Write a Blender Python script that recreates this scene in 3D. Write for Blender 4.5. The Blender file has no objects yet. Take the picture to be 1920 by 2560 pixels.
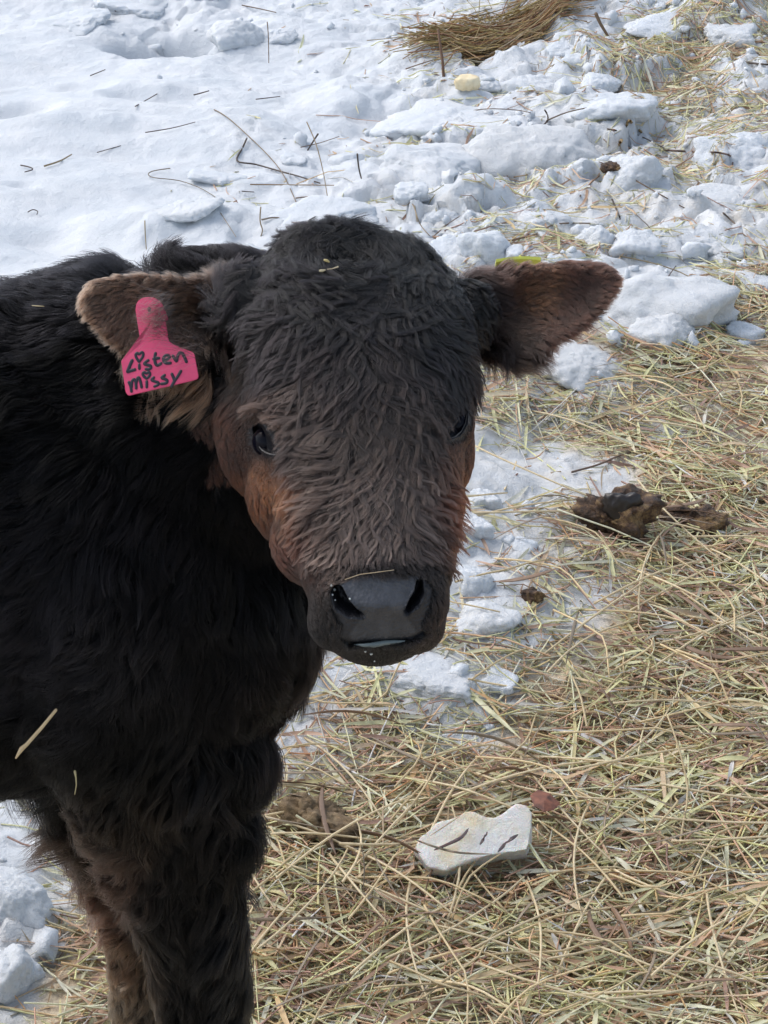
import bpy, bmesh, math, random
import numpy as np
from mathutils import Vector, Matrix
from mathutils.bvhtree import BVHTree
from mathutils.kdtree import KDTree

SC = bpy.context.scene
COL = SC.collection
rng = np.random.default_rng(11)
random.seed(5)

# ------------------------------------------------------------------ camera
CAM_H, PITCH, VFOV = 1.70, math.radians(30), math.radians(26)
FPX = 1280 / math.tan(VFOV / 2)
cam = bpy.data.cameras.new('camera')
cam.sensor_fit = 'VERTICAL'
cam.angle = VFOV
cam.clip_start = 0.05
cam.clip_end = 500
camo = bpy.data.objects.new('camera', cam)
camo.location = (0, 0, CAM_H)
camo.rotation_euler = (math.radians(90) - PITCH, 0, 0)
COL.objects.link(camo)
SC.camera = camo
# ------------------------------------------------------------------ light
SUN_EL, SUN_AZ = math.radians(52), math.radians(-62)     # azimuth measured from +Y towards +X
w = bpy.data.worlds.new('World')
SC.world = w
w.use_nodes = True
nt = w.node_tree
nt.nodes.clear()
sky = nt.nodes.new('ShaderNodeTexSky')
sky.sky_type = 'NISHITA'
sky.sun_disc = False
sky.sun_elevation = SUN_EL
sky.sun_rotation = SUN_AZ
sky.air_density = 1.0
sky.dust_density = 2.5
hsv = nt.nodes.new('ShaderNodeHueSaturation')
hsv.inputs['Saturation'].default_value = 0.66
hsv.inputs['Hue'].default_value = 0.494
bg = nt.nodes.new('ShaderNodeBackground')
bg.inputs['Strength'].default_value = 0.15
out = nt.nodes.new('ShaderNodeOutputWorld')
nt.links.new(sky.outputs[0], hsv.inputs['Color'])
nt.links.new(hsv.outputs[0], bg.inputs[0])
nt.links.new(bg.outputs[0], out.inputs[0])
sun = bpy.data.lights.new('sun', 'SUN')
sun.energy = 0.78
sun.angle = math.radians(34)
sun.color = (1.0, 0.97, 0.93)
suno = bpy.data.objects.new('sun', sun)
sd = Vector((math.sin(SUN_AZ) * math.cos(SUN_EL), math.cos(SUN_AZ) * math.cos(SUN_EL), math.sin(SUN_EL)))
suno.rotation_euler = sd.to_track_quat('Z', 'Y').to_euler()
suno.location = (0, 0, 5)
COL.objects.link(suno)
SC.view_settings.view_transform = 'Standard'
SC.view_settings.look = 'None'
SC.view_settings.exposure = 0.78
SC.view_settings.gamma = 1.0
SC.view_settings.use_curve_mapping = False

# ------------------------------------------------------------------ helpers
cp, sp = math.cos(PITCH), math.sin(PITCH)
C0 = np.array([0, 0, CAM_H])
FWD = np.array([0, cp, -sp])
DWN = np.array([0, -sp, -cp])
RGT = np.array([1.0, 0, 0])


def pc(px, py, d):
    """point seen at photo pixel (px,py) at axial distance d"""
    return C0 + FWD * d + RGT * ((px - 960) / FPX * d) + DWN * ((py - 1280) / FPX * d)


def gp(px, py, z=0.0):
    r = FWD + RGT * ((px - 960) / FPX) + DWN * ((py - 1280) / FPX)
    t = (z - CAM_H) / r[2]
    return C0 + r * t


def proj(P):
    P = np.asarray(P) - C0
    d = P @ FWD
    return 960 + FPX * (P @ RGT) / d, 1280 + FPX * (P @ DWN) / d, d


def hash3(ix, iy, iz, seed):
    h = (ix.astype(np.int64) * 374761393 + iy.astype(np.int64) * 668265263 + iz.astype(np.int64) * 2147483647 + seed * 974711) & 0xffffffff
    h = ((h ^ (h >> 13)) * 1274126177) & 0xffffffff
    h = ((h ^ (h >> 16)) * 2246822519) & 0xffffffff
    h ^= h >> 15
    return (h & 0xffffff) / float(0xffffff)


def vnoise(P, seed=0):
    """value noise, P (n,3) -> -1..1"""
    f = np.floor(P)
    t = P - f
    t = t * t * (3 - 2 * t)
    i = f.astype(np.int64)
    r = 0
    for dx in (0, 1):
        for dy in (0, 1):
            for dz in (0, 1):
                wgt = (t[:, 0] if dx else 1 - t[:, 0]) * (t[:, 1] if dy else 1 - t[:, 1]) * (t[:, 2] if dz else 1 - t[:, 2])
                r = r + wgt * hash3(i[:, 0] + dx, i[:, 1] + dy, i[:, 2] + dz, seed)
    return r * 2 - 1


def fbm(P, oct=4, seed=0):
    r, a = 0, 1.0
    for k in range(oct):
        r = r + a * vnoise(P * (2.03 ** k) + 7.3 * k, seed + k)
        a *= 0.5
    return r


def worley(P, seed=0):
    """P (n,2) -> F1, F2 distance and the cell's random value"""
    f = np.floor(P).astype(np.int64)
    best = np.full(len(P), 9.0)
    sec = np.full(len(P), 9.0)
    val = np.zeros(len(P))
    z = np.zeros(len(P), np.int64)
    for dx in (-1, 0, 1):
        for dy in (-1, 0, 1):
            cx, cy = f[:, 0] + dx, f[:, 1] + dy
            qx = cx + hash3(cx, cy, z, seed)
            qy = cy + hash3(cx, cy, z, seed + 5)
            d = np.hypot(P[:, 0] - qx, P[:, 1] - qy)
            v = hash3(cx, cy, z, seed + 9)
            m = d < best
            sec = np.where(m, best, np.minimum(sec, d))
            val = np.where(m, v, val)
            best = np.where(m, d, best)
    return best, sec, val


def sstep(a, b, x):
    t = np.clip((x - a) / (b - a), 0, 1)
    return t * t * (3 - 2 * t)


def quick_mesh(name, V, F, smooth=True):
    """V (n,3), F (m,k) constant k"""
    me = bpy.data.meshes.new(name)
    V = np.ascontiguousarray(V, dtype=np.float32)
    F = np.ascontiguousarray(F, dtype=np.int32)
    k = F.shape[1]
    me.vertices.add(len(V))
    me.vertices.foreach_set('co', V.ravel())
    me.loops.add(F.size)
    me.loops.foreach_set('vertex_index', F.ravel())
    me.polygons.add(len(F))
    me.polygons.foreach_set('loop_start', np.arange(0, F.size, k, dtype=np.int32))
    me.polygons.foreach_set('loop_total', np.full(len(F), k, dtype=np.int32))
    me.update(calc_edges=True)
    me.validate()
    if smooth:
        me.shade_smooth()
    return me


def vcol(me, arr, name='tint'):
    a = me.attributes.new(name, 'FLOAT_COLOR', 'POINT')
    c = np.ones((len(arr), 4), np.float32)
    c[:, :3] = arr
    a.data.foreach_set('color', c.ravel())


def vfloat(me, arr, name):
    a = me.attributes.new(name, 'FLOAT', 'POINT')
    a.data.foreach_set('value', np.ascontiguousarray(arr, dtype=np.float32))


def link(name, data, m=None, parent=None):
    o = bpy.data.objects.new(name, data)
    COL.objects.link(o)
    if m is not None:
        data.materials.append(m)
    if parent is not None:
        o.parent = parent
        o.matrix_parent_inverse = Matrix.Translation(-Vector(parent.location))
    return o


def tag(o, label=None, cat=None, group=None, kind=None):
    if label:
        o['label'] = label
    if cat:
        o['category'] = cat
    if group:
        o['group'] = group
    if kind:
        o['kind'] = kind
    return o


def empty(name, loc):
    o = bpy.data.objects.new(name, None)
    o.location = Vector([float(v) for v in loc])
    o.empty_display_size = 0.05
    COL.objects.link(o)
    return o


class Mat:
    def __init__(s, name, rough=0.6):
        s.m = bpy.data.materials.new(name)
        s.m.use_nodes = True
        s.t = s.m.node_tree
        s.b = s.t.nodes['Principled BSDF']
        s.b.inputs['Roughness'].default_value = rough

    def n(s, typ, **kw):
        nd = s.t.nodes.new(typ)
        for k, v in kw.items():
            setattr(nd, k, v)
        return nd

    def l(s, a, b):
        s.t.links.new(a, b)

    def noise(s, scale, detail=4, rough=0.6, coord=None):
        nd = s.n('ShaderNodeTexNoise')
        nd.inputs['Scale'].default_value = scale
        nd.inputs['Detail'].default_value = detail
        nd.inputs['Roughness'].default_value = rough
        tc = s.n('ShaderNodeTexCoord')
        s.l(tc.outputs['Object'], nd.inputs['Vector'])
        return nd.outputs['Fac']

    def ramp(s, fac, stops):
        r = s.n('ShaderNodeValToRGB')
        while len(r.color_ramp.elements) < len(stops):
            r.color_ramp.elements.new(0.5)
        for e, (p, c) in zip(r.color_ramp.elements, stops):
            e.position = p
            e.color = (*c, 1) if len(c) == 3 else c
        s.l(fac, r.inputs[0])
        return r.outputs[0]

    def mix(s, fac, a, b, mode='MIX'):
        m = s.n('ShaderNodeMix', data_type='RGBA', blend_type=mode)
        for sock, v in ((m.inputs[0], fac), (m.inputs[6], a), (m.inputs[7], b)):
            if hasattr(v, 'links'):
                s.l(v, sock)
            elif isinstance(v, (int, float)):
                sock.default_value = v
            else:
                sock.default_value = (*v, 1)
        return m.outputs[2]

    def attr(s, name):
        return s.n('ShaderNodeAttribute', attribute_name=name)

    def bump(s, h, strength, dist):
        b = s.n('ShaderNodeBump')
        b.inputs['Strength'].default_value = strength
        b.inputs['Distance'].default_value = dist
        s.l(h, b.inputs['Height'])
        s.l(b.outputs[0], s.b.inputs['Normal'])
        return b


def plain(name, col, rough=0.6, spec=0.5):
    m = Mat(name, rough)
    m.b.inputs['Base Color'].default_value = (*col, 1)
    m.b.inputs['Specular IOR Level'].default_value = spec
    return m


# ------------------------------------------------------------------ materials
def snow_nodes(m, sss=0.0):
    n1 = m.noise(9, 5, 0.6)
    n2 = m.noise(60, 6, 0.7)
    n3 = m.noise(420, 3, 0.7)
    base = m.ramp(n1, [(0.3, (0.54, 0.58, 0.62)), (0.7, (0.66, 0.68, 0.70))])
    add = m.n('ShaderNodeMath', operation='MULTIPLY_ADD')
    m.l(n3, add.inputs[0])
    add.inputs[1].default_value = 0.28
    m.l(n2, add.inputs[2])
    m.bump(add.outputs[0], 0.8, 0.007)
    return base, n1, n2, n3


M_SNOW = Mat('snow', 0.55)
b_, *_r = snow_nodes(M_SNOW)
spk = M_SNOW.ramp(M_SNOW.noise(120, 4, 0.62), [(0.71, (0, 0, 0)), (0.75, (1, 1, 1))])
c_ = M_SNOW.mix(spk, b_, (0.42, 0.38, 0.33))
dirt = M_SNOW.attr('dirt')
c_ = M_SNOW.mix(dirt.outputs['Fac'], c_, (0.52, 0.44, 0.33))
M_SNOW.l(c_, M_SNOW.b.inputs['Base Color'])
M_SNOW.b.inputs['Specular IOR Level'].default_value = 0.3
M_SNOW.b.inputs['Subsurface Weight'].default_value = 0.35
M_SNOW.b.inputs['Subsurface Radius'].default_value = (0.9, 1.0, 1.15)
M_SNOW.b.inputs['Subsurface Scale'].default_value = 0.012

M_GND = Mat('trodden_snow_ground', 0.6)
b_, n1, n2, n3 = snow_nodes(M_GND)
hay_a = M_GND.attr('hay')
spk = M_GND.ramp(M_GND.noise(95, 4, 0.62), [(0.735, (0, 0, 0)), (0.77, (1, 1, 1))])
c_ = M_GND.mix(spk, b_, (0.45, 0.40, 0.34))
drt = M_GND.attr('dirt')
dm = M_GND.n('ShaderNodeMath', operation='MULTIPLY')
M_GND.l(drt.outputs['Fac'], dm.inputs[0])
M_GND.l(M_GND.ramp(n2, [(0.35, (0.2, 0.2, 0.2)), (0.65, (1, 1, 1))]), dm.inputs[1])
c_ = M_GND.mix(dm.outputs[0], c_, (0.50, 0.45, 0.37))
mat_c = M_GND.ramp(M_GND.noise(140, 6, 0.75), [(0.3, (0.26, 0.19, 0.14)), (0.47, (0.55, 0.45, 0.32)), (0.68, (0.74, 0.65, 0.48))])
c_ = M_GND.mix(hay_a.outputs['Fac'], c_, mat_c)
M_GND.l(c_, M_GND.b.inputs['Base Color'])
M_GND.b.inputs['Specular IOR Level'].default_value = 0.3

M_HAY = Mat('hay', 0.42)
a_ = M_HAY.attr('tint')
nz = M_HAY.noise(130, 3, 0.6)
c_ = M_HAY.mix(M_HAY.ramp(nz, [(0.35, (0, 0, 0)), (0.7, (1, 1, 1))]), a_.outputs['Color'], (0.84, 0.80, 0.74), 'MULTIPLY')
M_HAY.l(c_, M_HAY.b.inputs['Base Color'])
M_HAY.b.inputs['Specular IOR Level'].default_value = 0.55
tr_ = M_HAY.n('ShaderNodeBsdfTranslucent')
M_HAY.l(c_, tr_.inputs['Color'])
mx_ = M_HAY.n('ShaderNodeMixShader')
mx_.inputs[0].default_value = 0.32
M_HAY.l(M_HAY.b.outputs[0], mx_.inputs[1])
M_HAY.l(tr_.outputs[0], mx_.inputs[2])
M_HAY.l(mx_.outputs[0], M_HAY.t.nodes['Material Output'].inputs['Surface'])


def fur_mat(name, rough, spec):
    m = Mat(name, rough)
    m.t.nodes.remove(m.b)
    o = m.t.nodes['Material Output']
    at = m.n('ShaderNodeAttribute', attribute_name='tint')
    hb = m.n('ShaderNodeBsdfHairPrincipled')
    hb.model = 'CHIANG'
    hb.parametrization = 'COLOR'
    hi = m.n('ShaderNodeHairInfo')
    shade = m.ramp(hi.outputs['Intercept'], [(0.0, (.07, .07, .07)), (0.4, (.50, .50, .50)), (1.0, (1.65, 1.65, 1.65))])  # roots darkened in the colour: shade between the locks painted in
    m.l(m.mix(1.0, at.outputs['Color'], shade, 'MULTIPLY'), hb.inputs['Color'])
    hb.inputs['IOR'].default_value = spec
    hb.inputs['Roughness'].default_value = rough
    hb.inputs['Radial Roughness'].default_value = 0.6
    hb.inputs['Coat'].default_value = 0.0
    hb.inputs['Random Roughness'].default_value = 0.2
    m.l(hb.outputs[0], o.inputs['Surface'])
    return m.m


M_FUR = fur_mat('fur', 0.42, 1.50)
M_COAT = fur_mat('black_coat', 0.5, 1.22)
M_SKIN = Mat('hide', 0.75)
M_SKIN.l(M_SKIN.attr('tint').outputs['Color'], M_SKIN.b.inputs['Base Color'])
M_SKIN.b.inputs['Specular IOR Level'].default_value = 0.35
M_SKIN.l(M_SKIN.attr('gloss').outputs['Fac'], M_SKIN.b.inputs['Roughness'])
vor = M_SKIN.n('ShaderNodeTexVoronoi')
vor.inputs['Scale'].default_value = 420
tc = M_SKIN.n('ShaderNodeTexCoord')
M_SKIN.l(tc.outputs['Object'], vor.inputs['Vector'])
M_SKIN.bump(vor.outputs['Distance'], 0.55, 0.0014)
M_EYE = plain('eyeball', (0.004, 0.004, 0.008), 0.14, 0.12).m
M_HOOF = plain('hoof_horn', (0.03, 0.026, 0.024), 0.5).m
M_RIM = plain('eyelid_gleam', (0.14, 0.137, 0.133), 0.3).m  # wet gleam along the lower lid, painted as a pale colour
M_RIMD = plain('dim_eyelid_gleam', (0.10, 0.095, 0.09), 0.4).m  # same painted gleam, darker, for the other eye
M_DROP = plain('water_droplet', (0.42, 0.46, 0.45), 0.12, 0.8).m
M_LIP = plain('wet_lip', (0.10, 0.125, 0.125), 0.25).m
M_PINK = Mat('pink_tag_plastic', 0.42)
M_PINK.l(M_PINK.ramp(M_PINK.noise(45, 4), [(0.3, (0.50, 0.040, 0.115)), (0.7, (0.66, 0.070, 0.165))]), M_PINK.b.inputs['Base Color'])
M_PINK.b.inputs['Subsurface Weight'].default_value = 0.15
M_PINK.b.inputs['Subsurface Scale'].default_value = 0.002
M_INK = plain('black_marker_ink', (0.010, 0.008, 0.016), 0.4).m
M_YEL = plain('yellow_tag_plastic', (0.88, 0.90, 0.13), 0.4).m
M_DUNG = Mat('dung', 0.5)
nz = M_DUNG.noise(38, 8, 0.75)
M_DUNG.l(M_DUNG.ramp(nz, [(0.36, (0.012, 0.008, 0.006)), (0.5, (0.085, 0.042, 0.020)), (0.62, (0.30, 0.19, 0.08))]), M_DUNG.b.inputs['Base Color'])
M_DUNG.bump(M_DUNG.noise(170, 8, 0.8), 0.9, 0.006)
M_WET = plain('wet_dung_crust', (0.018, 0.013, 0.011), 0.36).m
M_MUD = Mat('mud', 0.75)
M_MUD.l(M_MUD.ramp(M_MUD.noise(55, 8, 0.75), [(0.32, (0.06, 0.04, 0.02)), (0.5, (0.20, 0.135, 0.07)), (0.68, (0.34, 0.25, 0.14))]), M_MUD.b.inputs['Base Color'])
M_MUD.bump(M_MUD.noise(200, 8, 0.8), 0.9, 0.005)
M_CREAM = Mat('stained_ice', 0.5)
M_CREAM.l(M_CREAM.ramp(M_CREAM.noise(16, 5), [(0.42, (0.74, 0.74, 0.72)), (0.55, (0.72, 0.69, 0.60)), (0.68, (0.66, 0.56, 0.36))]), M_CREAM.b.inputs['Base Color'])
M_CREAM.bump(M_CREAM.noise(70, 8, 0.75), 0.9, 0.008)
M_CREAM.b.inputs['Subsurface Weight'].default_value = 0.3
M_CREAM.b.inputs['Subsurface Scale'].default_value = 0.01
M_YSNOW = Mat('yellow_stained_snow', 0.6)
M_YSNOW.l(M_YSNOW.ramp(M_YSNOW.noise(30, 5), [(0.35, (0.66, 0.52, 0.30)), (0.7, (0.78, 0.70, 0.50))]), M_YSNOW.b.inputs['Base Color'])
M_YSNOW.bump(M_YSNOW.noise(90, 6, 0.7), 0.5, 0.004)
M_LEAF = Mat('rusty_dead_leaf', 0.7)
M_LEAF.l(M_LEAF.ramp(M_LEAF.noise(70, 5), [(0.35, (.05, .02, .015)), (0.65, (.22, .08, .045))]), M_LEAF.b.inputs['Base Color'])
M_LEAF = M_LEAF.m
M_STICK = plain('brown_twig', (0.13, 0.07, 0.04), 0.7).m

# ------------------------------------------------------------------ maps laid out over the ground
HAY = np.array([
    # x: 0   160  320  480  640  800  960 1120 1280 1440 1600 1760 1920
    [0, 0, 0, 0, 0, .03, .04, .08, .10, .08, .10, .14, .16],       # 0
    [0, 0, 0, 0, 0, .01, .03, .14, .18, .16, .30, .34, .30],       # 160
    [0, 0, 0, .0, .01, .03, .04, .05, .10, .18, .32, .30, .30],    # 320
    [0, 0, 0, .01, .06, .12, .08, .14, .18, .18, .22, .24, .22],   # 480
    [0, 0, 0, .0, .01, .03, .05, .08, .24, .30, .26, .22, .34],    # 640
    [0, 0, 0, .0, .01, .03, .05, .10, .18, .22, .20, .26, .58],    # 800
    [.1, .1, .1, .1, .1, .1, .1, .30, .42, .50, .62, .70, .80],    # 960
    [.2, .2, .2, .2, .2, .2, .2, .32, .38, .40, .42, .48, .58],    # 1120
    [.2, .2, .2, .2, .2, .2, .2, .24, .40, .56, .74, .82, .88],    # 1280
    [.2, .2, .2, .2, .2, .2, .2, .20, .30, .44, .76, .95, 1],      # 1440
    [.2, .2, .2, .2, .2, .2, .2, .26, .28, .48, .84, 1, 1],        # 1600
    [.1, .1, .1, .1, .1, .20, .22, .24, .36, .74, 1, 1, 1],        # 1760
    [.1, .1, .1, .1, .1, .45, .52, .60, .84, 1, 1, 1, 1],          # 1920
    [.15, .2, .4, .7, .9, 1, 1, 1, 1, 1, 1, 1, 1],                 # 2080
    [.06, .25, .7, 1, 1, 1, 1, 1, 1, 1, 1, 1, 1],                  # 2240
    [.10, .50, .9, 1, 1, 1, 1, 1, 1, 1, 1, 1, 1],                  # 2400
    [.60, .85, 1, 1, 1, 1, 1, 1, 1, 1, 1, 1, 1]])                  # 2560
RUB = np.array([
    [.2, .2, .5, .6, .7, .5, .5, .8, .9, .8, .7, .8, .9],
    [.0, .0, .1, .2, .2, .2, .6, 1, 1, 1, 1, 1, 1],
    [.0, .05, .1, .1, .2, .2, .6, 1, 1, 1, 1, 1, 1],
    [.0, .0, .0, .1, .4, .7, .9, 1, 1, 1, 1, 1, 1],
    [.0, .0, .2, .3, .4, .6, .8, 1, 1, 1, 1, 1, 1],
    [.1, .1, .2, .3, .4, .5, .7, .8, .8, .8, .8, .8, .8],
    [.2, .2, .2, .3, .3, .4, .5, .5, .5, .5, .5, .5, .5],
    [.3, .3, .3, .3, .3, .3, .5, .5, .4, .4, .3, .3, .3],
    [.3, .3, .3, .3, .3, .3, .5, .6, .4, .3, .3, .3, .3],
    [.3, .3, .3, .3, .3, .3, .5, .6, .4, .3, .3, .3, .3],
    [.3, .3, .3, .3, .3, .3, .5, .6, .4, .3, .3, .3, .3],
    [.3, .3, .3, .3, .3, .3, .5, .6, .5, .3, .3, .3, .3],
    [.3, .3, .3, .3, .3, .3, .3, .3, .3, .3, .3, .3, .3],
    [.5, .5, .3, .3, .3, .3, .3, .3, .3, .3, .3, .3, .3],
    [.7, .5, .3, .3, .3, .3, .3, .3, .3, .3, .3, .3, .3],
    [.6, .4, .3, .3, .3, .3, .3, .3, .3, .3, .3, .3, .3],
    [.3, .3, .3, .3, .3, .3, .3, .3, .3, .3, .3, .3, .3]])


def gridmap(G, px, py):
    u = np.clip(px / 160.0, 0, 11.999)
    v = np.clip(py / 160.0, 0, 15.999)
    i, j = np.floor(u).astype(int), np.floor(v).astype(int)
    a, b = u - i, v - j
    if G is HAY:
        a = a * a * (3 - 2 * a)
    return (G[j, i] * (1 - a) * (1 - b) + G[j, i + 1] * a * (1 - b) + G[j + 1, i] * (1 - a) * b + G[j + 1, i + 1] * a * b)


def gpx(x, y):
    """where on the ground layout (x,y) lies"""
    y = np.maximum(y, 0.9)
    d = y * cp + CAM_H * sp
    return 960 + FPX * x / d, 1280 + FPX * (-y * sp + CAM_H * cp) / d


# hollows and swells in the snow: layout x, y, rx, ry, height (m)
DENTS = [(410, 80, 125, 26, -.13), (500, 100, 50, 18, -.10), (60, 285, 75, 26, -.035), (215, 205, 65, 22, -.020), (340, 243, 70, 20, -.028),
         (55, 490, 40, 9, -.012), (455, 250, 60, 16, -.02), (160, 60, 140, 35, .02), (560, 340, 200, 60, .02), (160, 620, 120, 40, -.02),
         (820, 260, 110, 60, .03), (890, 170, 60, 30, -.02), (700, 150, 130, 22, -.012), (1240, 130, 140, 45, -.06), (330, 600, 160, 50, .03),
         (700, 590, 200, 40, .03), (1660, 190, 130, 30, -.04), (1540, 170, 60, 30, -.04), (250, 330, 260, 14, .012), (280, 400, 300, 18, -.010)]


def terrain_raw(x, y):
    px, py = gpx(x, y)
    fade = sstep(9, 6, y) * sstep(3.2, 2.0, np.abs(x))
    rub = gridmap(RUB, px, py)
    hay = gridmap(HAY, px, py)
    P2 = np.stack([x, y], 1)
    P3 = np.stack([x, y, np.zeros_like(x)], 1)
    wx = np.stack([x + .05 * vnoise(P3 * 9, 31) + .012 * vnoise(P3 * 40, 33), y + .05 * vnoise(P3 * 9, 32) + .012 * vnoise(P3 * 40, 34)], 1)
    h = .045 * fbm(P3 * 1.1, 3, 1) + .010 * fbm(P3 * np.array([4, 9, 1]), 4, 6)
    f1, f2, v1 = worley(wx * np.array([4.2, 5.5]), 3)
    h = h + rub * (1 - .75 * hay) * .075 * np.maximum(0, 1 - (f1 * 1.15) ** 2.0) * (v1 ** 1.3)
    f1, f2, v1 = worley(wx * 10.0 + 4, 8)
    h = h + rub * (1 - .6 * hay) * .036 * np.maximum(0, 1 - (f1 * 1.12) ** 2.2) * v1
    f1, f2, v1 = worley(wx * 24.0 + 9, 12)
    h = h + rub * .014 * np.maximum(0, 1 - (f1 * 1.15) ** 2) * v1 + rub * .012 * fbm(P3 * 20, 4, 17) + (.3 + rub) * .0035 * fbm(P3 * 60, 3, 18)
    h = h * (.25 + .75 * fade)
    for (dx, dy, rx, ry, a) in DENTS:
        q = ((px - dx) / rx) ** 2 + ((py - dy) / ry) ** 2 + .35 * vnoise(P3 * 14, int(dx))
        h = h + a * np.exp(-np.maximum(q, 0) ** 1.6) * fade
    return h, hay, rub


# ------------------------------------------------------------------ ground sheet
def axis(lo, hi, step, far, n=26):
    inner = np.arange(lo, hi + 1e-6, step)
    g = np.geomspace(step, far, n)
    g = np.cumsum(g) * far / np.cumsum(g)[-1]
    g = np.maximum.accumulate(np.maximum(g, step * np.arange(1, n + 1)))
    return np.concatenate([(lo - g)[::-1], inner, hi + g])


GX = axis(-1.7, 1.7, .0085, 90)
GY = axis(1.2, 6.4, .0085, 90)
XX, YY = np.meshgrid(GX, GY)
hx, hay_v, rub_v = terrain_raw(XX.ravel(), YY.ravel())
GZ = hx.reshape(XX.shape)
nx, ny = len(GX), len(GY)
idx = np.arange(nx * ny).reshape(ny, nx)
F = np.stack([idx[:-1, :-1].ravel(), idx[:-1, 1:].ravel(), idx[1:, 1:].ravel(), idx[1:, :-1].ravel()], 1)
V = np.stack([XX.ravel(), YY.ravel(), hx], 1)
me = quick_mesh('ground', V, F)
P3 = np.stack([XX.ravel(), YY.ravel(), 0 * hx], 1)
n_ = fbm(P3 * 9, 4, 40)
vfloat(me, sstep(.42, .75, hay_v + .22 * n_), 'hay')
low = sstep(.03, -.03, hx)
vfloat(me, np.clip(sstep(.05, .45, hay_v + .16 * n_) * .42 + .25 * rub_v * sstep(.1, .8, n_) * sstep(700, 1100, gpx(V[:, 0], V[:, 1])[0]), 0, 1), 'dirt')
g_o = link('ground', me, M_GND.m)
tag(g_o, kind='structure')


def H(x, y):
    """terrain height, bilinear on the sheet"""
    x = np.atleast_1d(np.asarray(x, float))
    y = np.atleast_1d(np.asarray(y, float))
    i = np.clip(np.searchsorted(GX, x) - 1, 0, nx - 2)
    j = np.clip(np.searchsorted(GY, y) - 1, 0, ny - 2)
    a = np.clip((x - GX[i]) / (GX[i + 1] - GX[i]), 0, 1)
    b = np.clip((y - GY[j]) / (GY[j + 1] - GY[j]), 0, 1)
    return GZ[j, i] * (1 - a) * (1 - b) + GZ[j, i + 1] * a * (1 - b) + GZ[j + 1, i] * (1 - a) * b + GZ[j + 1, i + 1] * a * b


def on_ground(px, py):
    z = 0.0
    for _ in range(4):
        p = gp(px, py, z)
        z = float(H(p[0], p[1])[0])
    return np.array([p[0], p[1], z])


# ------------------------------------------------------------------ calf body
R_ROLL, R_YAW, R_TILT = math.radians(5.8), math.radians(15), math.radians(33)


def cs(v):   # (right, down, toward) -> world
    return RGT * v[0] + DWN * v[1] - FWD * v[2]


n0 = np.array([0, math.cos(R_TILT), math.sin(R_TILT)])
D0 = np.array([0, -math.sin(R_TILT), math.cos(R_TILT)])
l0 = np.array([1.0, 0, 0])
Rz = np.array([[math.cos(R_ROLL), math.sin(R_ROLL), 0], [-math.sin(R_ROLL), math.cos(R_ROLL), 0], [0, 0, 1]])
n0, D0, l0 = Rz @ n0, Rz @ D0, Rz @ l0
DD = cs(math.cos(R_YAW) * D0 + math.sin(R_YAW) * l0)
LL = cs(math.cos(R_YAW) * l0 - math.sin(R_YAW) * D0)
NN = cs(n0)
A0 = pc(869, 702, 1.80)


def hd(w_, s_, d_):
    return A0 + LL * w_ + NN * s_ + DD * d_


src_v, src_f, src_lab = [], [], []


def add_part(V, F, lab):
    off = sum(len(v) for v in src_v)
    src_v.append(np.asarray(V, float))
    src_f.extend([[int(i) + off for i in f] for f in F])
    src_lab.extend([lab] * len(V))


def loft(rings, lab):
    n = len(rings[0])
    V = np.concatenate(rings)
    F = []
    for k in range(len(rings) - 1):
        for i in range(n):
            j = (i + 1) % n
            F.append([k * n + i, k * n + j, (k + 1) * n + j, (k + 1) * n + i])
    F.append(list(range(n))[::-1])
    F.append([(len(rings) - 1) * n + i for i in range(n)])
    add_part(V, F, lab)


def smooth_rings(keys, m=6):
    """catmull-rom through rows of numbers"""
    K = np.asarray(keys, float)
    out_ = []
    for i in range(len(K) - 1):
        p0, p1, p2, p3 = K[max(i - 1, 0)], K[i], K[i + 1], K[min(i + 2, len(K) - 1)]
        for j in range(m):
            t = j / m
            out_.append(.5 * ((2 * p1) + (-p0 + p2) * t + (2 * p0 - 5 * p1 + 4 * p2 - p3) * t * t + (-p0 + 3 * p1 - 3 * p2 + p3) * t ** 3))
    out_.append(K[-1])
    return np.array(out_)


TH = np.linspace(0, 2 * math.pi, 40, endpoint=False)


def sup(t, e):
    return np.sign(np.cos(t)) * np.abs(np.cos(t)) ** (2 / e), np.sign(np.sin(t)) * np.abs(np.sin(t)) ** (2 / e)


# head: s, half width, above axis, below axis
rows = smooth_rings([(-.032, .045, .006, .050), (-.012, .066, .034, .075), (.012, .079, .050, .085), (.045, .086, .063, .092), (.09, .088, .067, .094),
                     (.135, .082, .062, .090), (.170, .077, .056, .085), (.205, .070, .051, .077), (.240, .065, .047, .068), (.270, .056, .043, .057),
                     (.295, .051, .041, .052), (.312, .050, .036, .051), (.326, .042, .024, .047), (.336, .033, .010, .038), (.342, .019, -.002, .026)])
rings = []
for s_, w_, t_, b_ in rows:
    cx, cy = sup(TH, 2.5)
    yy = np.where(cy > 0, cy * t_, cy * b_)
    ww = w_ * cx * np.where(cy < 0, 1 - .22 * cy ** 2, 1.0)
    rings.append(np.array([hd(a, s_, b) for a, b in zip(ww, yy)]))
loft(rings, 'head')


def ball(c, r, lab, sc=(1, 1, 1), axes=(RGT, np.array([0, 1.0, 0]), np.array([0, 0, 1.0]))):
    U = np.linspace(0, math.pi, 14)
    rg = []
    for u in U[1:-1]:
        rg.append(np.array([c + r * (axes[0] * sc[0] * math.sin(u) * math.cos(t) + axes[1] * sc[1] * math.sin(u) * math.sin(t) + axes[2] * sc[2] * math.cos(u)) for t in TH[::2]]))
    loft(rg, lab)


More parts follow.
